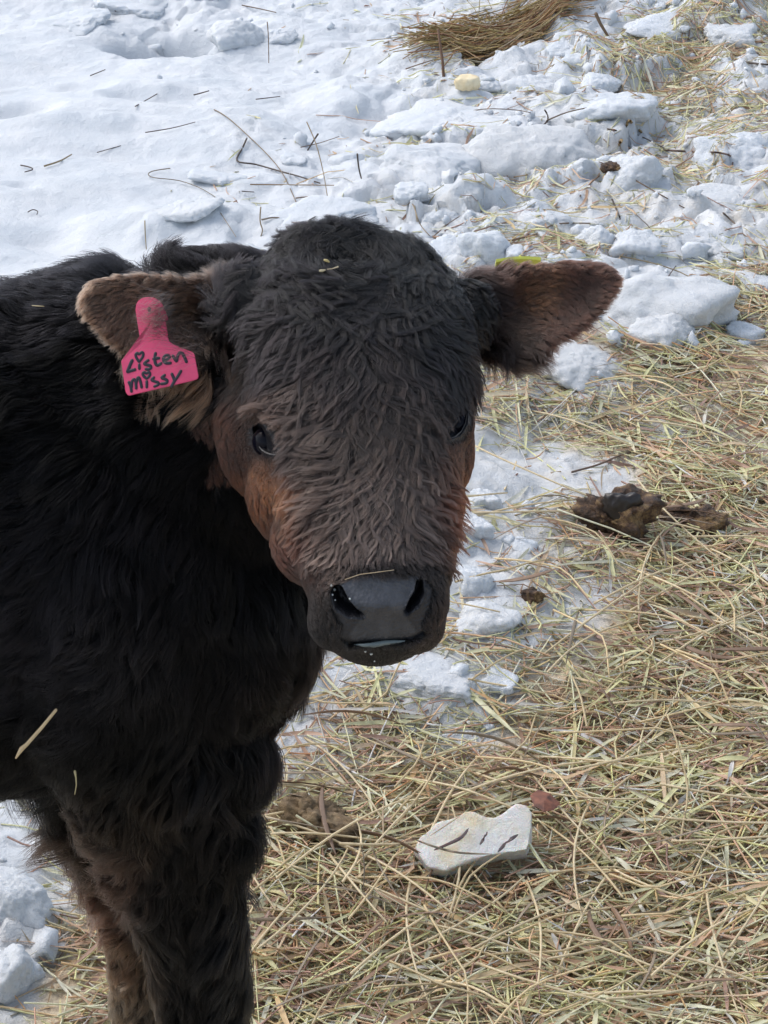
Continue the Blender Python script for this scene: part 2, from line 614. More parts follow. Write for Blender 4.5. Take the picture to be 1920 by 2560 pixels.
HA = (LL, NN, DD)
for sgn in (-1, 1):
    ball(hd(sgn * .065, .154, .022), .019, 'head', (1, 1.25, 1), HA)          # brow over the eye
    ball(hd(sgn * .057, .118, -.052), .048, 'head', (1, 1.3, 1), HA)          # jaw muscle
    ball(hd(sgn * .047, .182, -.038), .038, 'head', (1, 1.3, 1), HA)
    ball(hd(sgn * .038, .232, -.026), .033, 'head', (1, 1.2, 1), HA)
    ball(hd(sgn * .030, .314, -.012), .022, 'head', (1, 1, 1.1), HA)         # upper lip
    ball(hd(sgn * .080, .034, .008), .028, 'head', (1, 1, 1), HA)             # ear root
ball(hd(0, .306, -.040), .027, 'head', (.92, .85, .8), HA)                    # chin
ball(hd(-.004, .018, .028), .036, 'head', (1.85, 1.1, .8), HA)                    # poll

# torso along -x, neck and chest
YC = 1.66
rows = smooth_rings([(-.075, YC - .03, .650, .045, .055), (-.105, YC - .03, .660, .085, .105), (-.155, YC - .02, .685, .120, .160), (-.24, YC, .700, .145, .215),
                     (-.36, YC, .705, .155, .235), (-.55, YC, .700, .170, .235), (-.75, YC, .700, .175, .230), (-.92, YC, .715, .160, .210),
                     (-1.03, YC, .735, .120, .160), (-1.08, YC, .75, .06, .09)], 5)
rings = []
for x_, y_, z_, hw, hh in rows:
    cx, cy = sup(TH, 2.2)
    rings.append(np.stack([np.full(len(TH), x_), y_ + hw * cx, z_ + hh * cy], 1))
loft(rings, 'body')


def tube(keys, lab, m=5, e=2.0):
    """keys: x,y,z, r_side, r_other"""
    R = smooth_rings(keys, m)
    rings = []
    for i, r in enumerate(R):
        a, b = R[max(i - 1, 0)][:3], R[min(i + 1, len(R) - 1)][:3]
        t = b - a
        t /= np.linalg.norm(t)
        side = np.cross(t, [0, 1.0, 0])
        if np.linalg.norm(side) < .2:
            side = np.array([1.0, 0, 0])
        side /= np.linalg.norm(side)
        oth = np.cross(side, t)
        cx, cy = sup(TH[::2], e)
        rings.append(r[:3] + np.outer(cx * r[3], side) + np.outer(cy * r[4], oth))
    loft(rings, lab)


hb = hd(0, .035, -.045)
hb2 = hd(0, .09, -.065)
tube([(-.40, YC, .72, .215, .13), (-.28, YC + .003, .750, .200, .125), (-.215, YC + .005, .775, .188, .12), (-.155, YC + .005, .795, .172, .115), (-.105, YC, .822, .147, .10), (-.05, YC - .015, .852, .110, .09), (*hb, .095, .08), (*hb2, .05, .05)], 'body')
ball(np.array([-.137, 1.60, .675]), .082, 'body', (1, .9, 1.15))
ball(np.array([-.147, 1.58, .545]), .047, 'body', (1, .9, 1.3))
ball(np.array([-.154, 1.575, .465]), .038, 'body', (1, .9, 1.4))
ball(pc(560, 742, 1.87), .040, 'body', (1.8, 1, 1))
ball(np.array([-.23, 1.555, .66]), .075, 'body', (1.2, .8, 2.0))       # shoulder, near side
ball(np.array([-.23, 1.765, .66]), .075, 'body', (1.2, .8, 2.0))
# legs
LEGS = [(-.180, 1.570, 0), (-.262, 1.745, 1), (-.90, 1.575, 2), (-.98, 1.745, 3)]
for x_, y_, k in LEGS:
    if k < 2:
        tube([(x_ - .035, y_, .60, .085, .060), (x_ - .018, y_, .50, .070, .054), (x_ - .004, y_, .42, .052, .044), (x_ + .008, y_, .33, .037, .034),
              (x_ + .010, y_, .27, .034, .034), (x_ + .008, y_, .22, .026, .027), (x_ + .004, y_, .13, .021, .022), (x_ + .006, y_, .09, .027, .027), (x_ + .018, y_, .05, .024, .026)], 'leg')
    else:
        tube([(x_ + .03, y_, .66, .13, .07), (x_ + .06, y_, .52, .10, .06), (x_ + .02, y_, .42, .055, .045), (x_ - .06, y_, .34, .034, .034),
              (x_ - .055, y_, .28, .028, .03), (x_ - .03, y_, .15, .023, .024), (x_ - .02, y_, .09, .027, .027), (x_ - .005, y_, .05, .024, .026)], 'leg')

# ears: columns of (x, top, bottom) in the layout with a depth each
EARS = {'l': [(610, 705, 835, 1.80), (550, 694, 880, 1.785), (470, 690, 925, 1.765), (385, 684, 925, 1.75), (305, 684, 885, 1.74), (243, 700, 820, 1.735), (208, 732, 776, 1.735)],
        'r': [(1150, 700, 850, 1.82), (1215, 684, 880, 1.81), (1295, 662, 886, 1.80), (1375, 652, 868, 1.79), (1450, 650, 825, 1.785), (1508, 662, 768, 1.78), (1546, 683, 712, 1.78)]}
for side, cols in EARS.items():
    R = smooth_rings(cols, 6)
    rings = []
    for i, (x_, t_, b_, d_) in enumerate(R):
        u = i / (len(R) - 1)
        cup = .020 * math.sin(math.pi * min(1, .25 + u * .75)) ** .7
        th_ = .0062 if u < .9 else .005
        vv = np.linspace(-1, 1, 13)
        front, back = [], []
        for v_ in vv:
            py_ = (t_ + b_) / 2 + v_ * (b_ - t_) / 2
            rec = cup * (1 - v_ * v_)
            front.append(pc(x_, py_, d_ + rec - th_ * math.sqrt(max(0, 1 - v_ ** 4))))
            back.append(pc(x_, py_, d_ + rec * 1.1 + th_ * math.sqrt(max(0.02, 1 - v_ ** 4))))
        rings.append(np.array(front + back[::-1]))
    loft(rings, 'ear' + side)

allv = np.concatenate(src_v)
tm = bpy.data.meshes.new('tmp')
tm.from_pydata(allv.tolist(), [], src_f)
bmx = bmesh.new()
bmx.from_mesh(tm)
bmesh.ops.recalc_face_normals(bmx, faces=bmx.faces[:])
bmx.to_mesh(tm)
bmx.free()
to = bpy.data.objects.new('tmp', tm)
COL.objects.link(to)
rm = to.modifiers.new('r', 'REMESH')
rm.mode = 'VOXEL'
rm.voxel_size = .0042
sm = to.modifiers.new('s', 'SMOOTH')
sm.factor = .5
sm.iterations = 5
dg = bpy.context.evaluated_depsgraph_get()
body_me = bpy.data.meshes.new_from_object(to.evaluated_get(dg))
bpy.data.objects.remove(to)
body_me.name = 'body'

kd = KDTree(len(allv))
for i, p in enumerate(allv):
    kd.insert(p, i)
kd.balance()

# fine edges where the muzzle and the eyes are cut
NOSTRILS = [([(843, 1480), (856, 1512), (876, 1530), (902, 1540)], [13, 15, 12, 6], .016), ([(1049, 1458), (1048, 1484), (1034, 1508), (1016, 1530)], [7, 10, 11, 6], .016)]
EYES = [([(646, 1074), (658, 1098), (673, 1119), (689, 1131)], [12, 15, 12, 6], .011), ([(1160, 1030), (1156, 1056), (1142, 1078), (1122, 1092)], [8, 10, 11, 6], .008)]
MOUTH = [([(872, 1610), (900, 1606), (950, 1603), (1000, 1600), (1040, 1592), (1070, 1575)], [3.5, 3.5, 3.5, 3.5, 3.5, 3], .0045)]


def seg_dist(px, py, pts, rad):
    """(distance / local radius) to a polyline"""
    best = np.full(len(px), 99.0)
    for k in range(len(pts) - 1):
        a, b = np.array(pts[k], float), np.array(pts[k + 1], float)
        ab = b - a
        t = np.clip(((px - a[0]) * ab[0] + (py - a[1]) * ab[1]) / (ab @ ab), 0, 1)
        d = np.hypot(px - a[0] - t * ab[0], py - a[1] - t * ab[1]) / (rad[k] + t * (rad[k + 1] - rad[k]))
        best = np.minimum(best, d)
    return best


bmx = bmesh.new()
bmx.from_mesh(body_me)
vis_d = 1.86
for rnd in range(1):
    co = np.array([v.co[:] for v in bmx.verts])
    px, py, dd = proj(co)
    fine = (dd < 1.72) & (px > 790) & (px < 1110) & (py > 1425) & (py < 1670)
    for pts, rad, dep in EYES:
        fine |= (seg_dist(px, py, pts, [r + 14 for r in rad]) < 1) & (dd < 1.80)
    es = [e for e in bmx.edges if fine[e.verts[0].index] and fine[e.verts[1].index]]
    bmesh.ops.subdivide_edges(bmx, edges=es, cuts=2, use_grid_fill=True, smooth=0.0)
bmesh.ops.triangulate(bmx, faces=[f for f in bmx.faces if len(f.verts) > 4])
bmx.to_mesh(body_me)
bmx.free()
nv = len(body_me.vertices)
co = np.empty(nv * 3, np.float32)
body_me.vertices.foreach_get('co', co)
co = co.reshape(-1, 3).astype(float)
no = np.empty(nv * 3, np.float32)
body_me.vertex_normals.foreach_get('vector', no)
no = no.reshape(-1, 3).astype(float)
px, py, dd = proj(co)
inm = (dd < 1.74)
rel = co - A0
hw_, hs_, hd_ = rel @ LL, rel @ NN, rel @ DD
facing = (no @ FWD) < .15
# nose pad planes: a raised pad, an overhanging crease
padpoly = np.array([(852, 1462), (900, 1440), (960, 1436), (1045, 1440), (1050, 1470), (1030, 1505), (1010, 1535), (1045, 1585), (1000, 1600), (950, 1603), (880, 1606), (872, 1585), (905, 1545), (880, 1520), (862, 1495)], float)


innerpoly = padpoly
padpoly = np.array([(838, 1462), (870, 1446), (920, 1438), (1000, 1436), (1060, 1438), (1080, 1470), (1072, 1520), (1052, 1560), (1062, 1588), (1000, 1600), (950, 1603), (880, 1606), (846, 1592), (858, 1560), (832, 1525), (826, 1485)], float)


def in_poly(px, py, P):
    r = np.zeros(len(px), bool)
    j = len(P) - 1
    for i in range(len(P)):
        c = ((P[i, 1] > py) != (P[j, 1] > py)) & (px < (P[j, 0] - P[i, 0]) * (py - P[i, 1]) / (P[j, 1] - P[i, 1] + 1e-9) + P[i, 0])
        r ^= c
        j = i
    return r


mz = inm & facing & (py > 1400) & (py < 1700) & (px > 760)
bul = np.exp(-(((px - 955) / 95) ** 2 + ((py - 1515) / 24) ** 2))
co += (mz * bul * .0045)[:, None] * (NN * .5 + DD * .6)
hole = np.zeros(nv)
for pts, rad, dep in NOSTRILS:
    d_ = seg_dist(px, py, pts, rad)
    wgt = sstep(1.5, .35, d_) * mz
    co += (wgt * dep)[:, None] * (FWD * .75 - NN * .55)
    rim = np.exp(-((d_ - 1.45) / .3) ** 2) * mz
    co -= (rim * .0022)[:, None] * FWD
    hole = np.maximum(hole, wgt)
eyem = np.zeros(nv)
for pts, rad, dep in EYES:
    d_ = seg_dist(px, py, pts, rad)
    ok = (dd < 1.78) & facing
    wgt = sstep(1.15, .6, d_) * ok
    co += (wgt * dep)[:, None] * FWD
    rim = np.exp(-((d_ - 1.35) / .25) ** 2) * ok
    co -= (rim * .0022)[:, None] * FWD
    eyem = np.maximum(eyem, sstep(2.6, 1.9, d_) * ok)
for pts, rad, dep in MOUTH:
    d_ = seg_dist(px, py, pts, rad)
    wgt = sstep(1.5, .3, d_) * mz
    co += (wgt * dep)[:, None] * FWD
    rim = np.exp(-((d_ - 2.6) / .8) ** 2) * mz * (py > 1606)
    co -= (rim * .003)[:, None] * FWD
body_me.vertices.foreach_set('co', co.astype(np.float32).ravel())
body_me.update()
body_me.shade_smooth()
lab = []
for p in co:
    lab.append(src_lab[kd.find(p)[1]])
lab = np.array(lab)
is_head = lab == 'head'
is_ear = (lab == 'earl') | (lab == 'earr')
is_leg = lab == 'leg'
pad = in_poly(px, py, padpoly) & mz & is_head
no = np.empty(nv * 3, np.float32)
body_me.vertex_normals.foreach_get('vector', no)
no = no.reshape(-1, 3).astype(float)

# coat base colour, linear, laid over the calf; grey sheen painted into it
BLK = (.010, .0095, .011)
_HC = [(880, 600, (.016, .015, .018)), (700, 650, (.022, .020, .023)), (1080, 660, (.014, .013, .016)), (620, 780, (.030, .027, .029)), (860, 760, (.022, .020, .023)),
         (1120, 800, (.015, .014, .018)), (1060, 880, (.022, .02, .023)), (700, 880, (.040, .035, .036)), (860, 920, (.050, .043, .043)), (1000, 940, (.075, .060, .055)),
         (780, 1020, (.070, .060, .057)), (960, 1060, (.075, .064, .058)), (680, 1040, (.050, .044, .043)), (850, 1130, (.095, .082, .074)), (1060, 1100, (.060, .050, .045)),
         (900, 1250, (.12, .103, .095)), (1020, 1230, (.11, .094, .086)), (800, 1280, (.080, .066, .06)), (930, 1360, (.135, .118, .112)), (1060, 1360, (.09, .076, .070)), (840, 1390, (.10, .084, .077)),
         (1130, 960, (.020, .018, .019)), (1140, 1080, (.014, .013, .014)), (1130, 1160, (.050, .028, .02)), (1165, 1250, (.13, .056, .032)), (1130, 1270, (.085, .040, .027)), (1140, 1360, (.07, .036, .026)), (1195, 1130, (.07, .035, .026)), (1185, 960, (.045, .032, .026)), (1200, 870, (.045, .033, .027)),
         (560, 960, (.04, .027, .022)), (580, 1060, (.066, .036, .026)), (560, 900, (.05, .036, .03)), (600, 1160, (.072, .036, .025)), (620, 1260, (.070, .034, .023)), (655, 1190, (.17, .078, .034)), (680, 1250, (.25, .11, .040)), (705, 1290, (.13, .06, .030)),
         (700, 1380, (.075, .034, .025)), (740, 1330, (.075, .036, .027)), (660, 1340, (.088, .042, .030)), (620, 1040, (.030, .026, .027)), (640, 1130, (.035, .028, .026)), (720, 1160, (.030, .027, .028)),
         (760, 1440, (.040, .022, .017)), (780, 1520, (.016, .013, .012)), (800, 1600, (.009, .008, .008)), (940, 1430, (.016, .014, .015)), (1040, 1430, (.017, .015, .015)), (1095, 1440, (.014, .012, .011)), (1100, 1540, (.012, .011, .013)), (930, 1640, (.008, .008, .008))]
HEADC = [(a, b, tuple(np.array(c) * ((.30 + .32 * float(sstep(860, 1240, b)) + .22 * float(sstep(1080, 1300, b))) if (700 < a < 1100 or b < 1000) else 1.0) * (np.array([1.0, .84, .74]) if (b > 1000 and not 700 < a < 1100) else 1.0) * (np.array([1.0, .94, .90]) * float(sstep(820, 1080, b)) + np.array([.80, .86, 1.02]) * (1 - float(sstep(820, 1080, b)))))) for a, b, c in _HC]  # lower face kept lighter to carry its sky sheen in the colour
EARC = [(585, 760, (.02, .018, .019)), (520, 715, (.08, .060, .05)), (440, 705, (.17, .118, .09)), (350, 700, (.17, .115, .085)), (280, 690, (.15, .10, .075)), (215, 730, (.14, .095, .07)), (260, 800, (.18, .12, .088)), (330, 860, (.22, .15, .11)), (430, 800, (.15, .108, .083)), (440, 870, (.14, .10, .08)), (505, 830, (.06, .05, .042)), (460, 960, (.18, .12, .08)), (560, 860, (.04, .033, .03)),
        (1190, 740, (.012, .011, .012)), (1270, 690, (.028, .018, .016)), (1340, 665, (.050, .027, .021)), (1450, 655, (.075, .037, .027)), (1550, 690, (.050, .028, .022)), (1470, 710, (.020, .012, .010)), (1360, 725, (.11, .055, .024)), (1400, 780, (.032, .018, .015)), (1300, 800, (.022, .016, .014)), (1450, 810, (.034, .020, .016)), (1270, 870, (.016, .013, .012))]
BODYC = [(100, 700, (.018, .017, .018)), (500, 600, (.030, .026, .026)), (620, 600, (.035, .03, .03)), (200, 1000, (.006, .006, .008)), (350, 1250, (.009, .008, .010)), (100, 1250, (.008, .008, .010)), (300, 1450, (.014, .013, .015)), (100, 1600, (.040, .038, .044)), (200, 1690, (.036, .034, .036)), (60, 1350, (.020, .020, .025)), (310, 1380, (.022, .021, .026)), (450, 1300, BLK), (600, 1500, (.008, .008, .01)),
         (650, 1800, (.013, .012, .015)), (560, 1900, (.008, .008, .01)), (800, 1720, (.018, .014, .013)), (700, 1820, (.022, .016, .014)), (300, 1900, (.007, .007, .007)), (60, 1950, (.010, .010, .010)), (600, 2100, (.009, .008, .010)), (300, 2060, (.030, .024, .019)), (200, 2120, (.030, .021, .017)), (130, 2200, (.05, .03, .026)),
         (280, 2180, (.060, .038, .030)), (220, 2300, (.15, .085, .065)), (300, 2420, (.26, .17, .125)), (270, 2540, (.48, .37, .28)), (350, 2530, (.20, .15, .115)), (430, 2490, (.016, .014, .013)), (520, 2560, (.014, .013, .013)), (400, 2380, (.012, .011, .010)), (420, 2250, (.012, .011, .011)), (500, 2150, (.010, .009, .009)), (460, 2400, (.007, .007, .007)), (580, 2350, (.013, .013, .015)), (560, 2500, (.018, .018, .019)), (450, 2550, (.014, .013, .012))]


def idw(px, py, table, sig):
    W = 0
    R = 0
    for row in table:
        q = ((px - row[0]) ** 2 + (py - row[1]) ** 2) / (sig * sig)
        wg = np.exp(-q * .5) + 1e-4 / (1 + q * q)
        v = np.asarray(row[2:] if len(row) > 3 else row[2], float)
        W = W + wg
        R = R + wg[:, None] * v[None, :]
    return R / W[:, None]


jx, jy = 16 * vnoise(co * 60, 71), 16 * vnoise(co * 60, 72)
col = idw(px + jx, py + jy, BODYC, 70)
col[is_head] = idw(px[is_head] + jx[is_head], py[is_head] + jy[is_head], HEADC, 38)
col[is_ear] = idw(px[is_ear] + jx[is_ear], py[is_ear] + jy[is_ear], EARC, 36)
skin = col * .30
dark_eye = eyem[:, None]
skin = skin * (1 - dark_eye) + np.array([.010, .010, .013]) * dark_eye


ed = np.array([e.vertices[:] for e in body_me.edges])
deg = np.bincount(ed.ravel(), minlength=nv).astype(float)


def blur(a, it):
    for _ in range(it):
        b_ = np.bincount(ed[:, 0], a[ed[:, 1]], nv) + np.bincount(ed[:, 1], a[ed[:, 0]], nv)
        a = .5 * a + .5 * b_ / np.maximum(deg, 1)
    return a


padf = blur(pad * 1.0, 7)
padf = sstep(.25, .8, padf + .10 * vnoise(co * 260, 5))
gl = np.full(nv, .8)
top_ = sstep(1530, 1500, py + 6 * vnoise(co * 90, 6))[:, None]
padc = np.array([.058, .060, .068]) * top_ + np.array([.042, .042, .045]) * (1 - top_)  # dusty sky reflection painted in: upper plane lighter, lower plane darker
inn = sstep(.3, .75, blur((in_poly(px, py, innerpoly) & mz & is_head) * 1.0, 4) + .08 * vnoise(co * 200, 15))[:, None]
padc = padc * inn + np.array([.017, .017, .020]) * (1 - inn)
padc = padc * (1 + .30 * fbm(co * 120, 3, 8) + .12 * fbm(co * 420, 2, 18))[:, None]
skin = skin * (1 - padf[:, None]) + padc * padf[:, None]
hb_ = sstep(.15, .6, hole)[:, None]
skin = skin * (1 - hb_) + np.array([.006, .006, .008]) * hb_
gl = .8 - .36 * padf
gl[eyem > .5] = .45
vcol(body_me, skin)
vfloat(body_me, gl, 'gloss')

calf = empty('calf', (-.45, YC, 0))
tag(calf, 'shaggy black and brown calf turning its head, standing in front of the snow', 'calf')
body = link('body', body_me, M_SKIN.m, calf)

bvh = BVHTree.FromPolygons([tuple(c) for c in co], [tuple(p.vertices) for p in body_me.polygons])


def hit(px_, py_):
    r = FWD + RGT * ((px_ - 960) / FPX) + DWN * ((py_ - 1280) / FPX)
    r = r / np.linalg.norm(r)
    h = bvh.ray_cast(Vector(C0), Vector(r))
    if h[0] is None:
        return hit(px_ + (4 if px_ < 900 else -4), py_ + 6)
    return np.array(h[0]), np.array(h[1])


def sphere_mesh(name, r, seg=28, ring=16):
    me = bpy.data.meshes.new(name)
    b = bmesh.new()
    bmesh.ops.create_uvsphere(b, u_segments=seg, v_segments=ring, radius=r)
    b.to_mesh(me)
    b.free()
    me.shade_smooth()
    return me


def tube_mesh(name, pts, rad, n=6, flat=None, cap=True):
    """round tube along pts with per-point radius; flat=(normal, factor) squashes it"""
    P = np.asarray(pts, float)
    rad = np.broadcast_to(np.asarray(rad, float), (len(P),))
    V, F = [], []
    T = np.gradient(P, axis=0)
    T /= np.linalg.norm(T, axis=1)[:, None] + 1e-12
    ref = np.array([.13, .21, .97]) if flat is None else np.asarray(flat[0], float)
    if cap:
        a0, a1 = P[0] - T[0] * rad[0] * .7, P[-1] + T[-1] * rad[-1] * .7
        P = np.vstack([a0, P, a1])
        T = np.vstack([T[0], T, T[-1]])
        rad = np.concatenate([[rad[0] * .45], rad, [rad[-1] * .45]])
    for p, t, r in zip(P, T, rad):
        s = np.cross(t, ref)
        s /= np.linalg.norm(s) + 1e-12
        u = np.cross(s, t)
        if flat is not None:
            u = np.asarray(flat[0], float)
        k = 1 if flat is None else flat[1]
        for i in range(n):
            a = 2 * math.pi * i / n
            V.append(p + r * (s * math.cos(a) + u * k * math.sin(a)))
    m = len(P)
    for j in range(m - 1):
        for i in range(n):
            q = (i + 1) % n
            F.append((j * n + i, j * n + q, (j + 1) * n + q, (j + 1) * n + i))
    F.append(tuple(range(n))[::-1])
    F.append(tuple((m - 1) * n + i for i in range(n)))
    me = bpy.data.meshes.new(name)
    me.from_pydata([tuple(v) for v in V], [], F)
    me.shade_smooth()
    return me


# eyes
for (ex, ey, lidpts) in ((664, 1106, [(648, 1117), (655, 1125), (664, 1131), (675, 1135), (688, 1137)]), (1146, 1062, [(1167, 1036), (1164, 1058), (1154, 1078), (1138, 1092), (1120, 1097)])):
    _, _, dcur = proj(hit(ex, ey)[0])
    c = pc(ex + 6 if ex < 900 else ex - 6, ey - 2, dcur + .0095)
    e = link('eye', sphere_mesh('eye', .0125), M_EYE, calf)
    e.location = Vector(c) - calf.location
    e.matrix_parent_inverse = Matrix()
    pts = []
    for q in lidpts:
        rr_ = FWD + RGT * ((q[0] - 960) / FPX) + DWN * ((q[1] - 1280) / FPX)
        rr_ /= np.linalg.norm(rr_)
        oc = C0 - c
        bq = oc @ rr_
        ds = bq * bq - (oc @ oc - .0128 ** 2)
        hp = C0 + rr_ * (bvh.ray_cast(Vector(C0), Vector(rr_))[3] - .0012)
        if ds > 0:
            sp_ = C0 + rr_ * (-bq - math.sqrt(ds) - .0006)
            hp = sp_ if proj(sp_)[2] < proj(hp)[2] else hp
        pts.append(hp)
    link('lower_lid_gleam', tube_mesh('lower_lid_gleam', pts, np.array([.0003, .0006, .0007, .0006, .0003]) * (1 if ex < 900 else .7), 6), M_RIM if ex < 900 else M_RIMD, calf)  # pale tube stands in for the gleam on the lid's edge
# hooves
for x_, y_, k in LEGS:
    hx_ = x_ + .025 if k < 2 else x_ + .002
    for s_ in (-1, 1):
        b = bmesh.new()
        bmesh.ops.create_cone(b, segments=14, radius1=.021, radius2=.016, depth=.05, cap_ends=True)
        for v in b.verts:
            v.co.x *= 1.45
            if v.co.z > 0:
                v.co.x -= .008
        me = bpy.data.meshes.new('hoof')
        b.to_mesh(me)
        b.free()
        h_ = link('hoof', me, M_HOOF, calf)
        h_.matrix_parent_inverse = Matrix()
        h_.location = Vector((hx_, y_ + s_ * .016, .025)) - calf.location
# lower lip strip and tail
pts = [hit(x_, y_)[0] - FWD * .002 for x_, y_ in ((886, 1611), (910, 1613), (935, 1612), (960, 1607), (985, 1605), (1012, 1602))]
link('lower_lip', tube_mesh('lower_lip', pts, [.0004, .0014, .0021, .0020, .0018, .0005], 8), M_LIP, calf)
link('tail', tube_mesh('tail', [(-1.06, YC, .84), (-1.11, YC, .80), (-1.125, YC, .65), (-1.12, YC + .01, .45), (-1.12, YC, .30)], [.03, .024, .018, .02, .03], 12), M_HOOF, calf)

for q_, r__ in (((829, 1464), 3.2), ((836, 1474), 4.0), ((831, 1487), 3.0), ((838, 1500), 2.4), ((875, 1497), 2.6), ((913, 1628), 3.6), ((928, 1634), 4.2), ((936, 1652), 3.0)):
    p_, _n = hit(*q_)
    dr_ = link('droplet', sphere_mesh('droplet', r__ / FPX * 1.66, 10, 7), M_DROP, calf)
    dr_.matrix_parent_inverse = Matrix()
    dr_.location = Vector(p_ - FWD * .001) - calf.location

# ------------------------------------------------------------------ fur
HEADG = [(860, 590, -.1, -1), (700, 620, -.5, -.9), (620, 640, -.4, -1), (1050, 640, .7, -.6), (1150, 700, .8, -.2), (830, 700, -.15, .6), (930, 700, .7, .4), (700, 760, -.75, .6), (600, 830, -.8, .6), (1050, 760, 1, .15), (1150, 790, .8, .6),
         (900, 860, 0, 1), (820, 860, -.5, .85), (740, 900, -.75, .6), (620, 920, -.7, .7), (990, 860, .45, .9), (1080, 880, .7, .7), (880, 970, -.15, 1), (960, 960, .5, .8), (760, 1000, -.9, .3), (670, 1000, -.95, .2), (1040, 980, .9, .35), (1120, 980, .5, .85),
         (960, 1060, 0, 1), (850, 1080, -1, .25), (750, 1090, -1, .1), (700, 1120, -.8, .5), (1050, 1070, .95, .25), (960, 1180, 0, 1), (880, 1180, -.6, .8), (800, 1200, -.85, .5), (1020, 1160, .6, .8), (1080, 1180, .85, .5),
         (960, 1300, .03, 1), (880, 1290, -.35, .95), (810, 1310, -.6, .8), (1030, 1300, .35, .95), (1090, 1310, .6, .8), (940, 1400, 0, 1), (850, 1395, -.75, .65), (1040, 1390, .75, .65), (1110, 1390, .8, .5),
         (620, 1250, .25, 1), (690, 1250, .1, 1), (560, 1100, -.15, 1), (590, 1180, .1, 1), (700, 1400, .45, 1), (560, 950, -.3, 1), (1195, 1100, .55, .8), (1165, 1300, .5, .9), (1205, 900, .6, .8), (760, 1550, .2, 1), (1110, 1550, .4, .9), (930, 1640, .1, 1), (1130, 1060, .5, .8)]
EARG = [(590, 720, -1, -.2), (500, 720, -1, 0), (400, 700, -1, .05), (280, 700, -1, .1), (220, 760, -.5, .8), (300, 850, -.6, .7), (400, 850, -.6, .6), (470, 930, -.2, 1), (540, 870, -.2, 1),
        (1190, 740, 1, -.3), (1260, 690, 1, -.3), (1400, 665, 1, 0), (1530, 690, 1, .25), (1450, 760, .9, .5), (1330, 780, .9, .35), (1400, 850, .6, .8), (1290, 880, .35, 1), (1210, 860, .3, 1)]
BODYG = [(60, 700, -.8, -.5), (200, 660, -.8, -.6), (400, 600, -.6, -.9), (560, 590, -.3, -1), (300, 850, -.9, .3), (80, 900, -1, .2), (100, 1200, -.9, .5), (300, 1200, -.5, .9), (250, 1500, -.25, 1), (60, 1500, -.8, .6), (450, 1400, 0, 1), (600, 1550, .3, 1), (700, 1650, .5, .9), (820, 1720, .8, .7), (760, 1800, .7, .8),
         (700, 1900, .5, .9), (640, 1950, .5, .9), (670, 2080, .6, .8), (640, 2200, .5, .9), (620, 2330, .05, 1), (580, 2480, .0, 1), (450, 2300, 0, 1), (100, 1750, -.7, .7), (50, 2000, -.4, 1), (250, 1950, -.3, 1), (200, 2120, -.9, .15), (130, 2200, -1, .1), (300, 2200, -.8, .4), (220, 2320, -.8, .5), (280, 2450, -.4, .9), (330, 2540, -.1, 1), (450, 2000, .05, 1), (500, 1750, .1, 1)]

tri = np.array([lt.vertices[:] for lt in body_me.loop_triangles]) if len(body_me.loop_triangles) else None
if tri is None or len(tri) == 0:
    body_me.calc_loop_triangles()
    tri = np.array([lt.vertices[:] for lt in body_me.loop_triangles])
ta, tb, tcn = co[tri[:, 0]], co[tri[:, 1]], co[tri[:, 2]]
area = .5 * np.linalg.norm(np.cross(tb - ta, tcn - ta), axis=1)
tno = no[tri].mean(1)
tno /= np.linalg.norm(tno, axis=1)[:, None] + 1e-9
t_head = is_head[tri[:, 0]]
t_ear = is_ear[tri[:, 0]]
t_leg = is_leg[tri[:, 0]]
bare = np.maximum(np.maximum(pad[tri[:, 0]] * 1.0, (hole[tri[:, 0]] > .2) * 1.0), (eyem[tri[:, 0]] > .25) * 1.0)
viewf = -(tno @ (FWD))
tpx, tpy, td = proj((ta + tb + tcn) / 3)
inframe = (tpx > -250) & (tpx < 2100) & (tpy < 2800)
# poke towards the neck where the head is buried is inside the mesh already


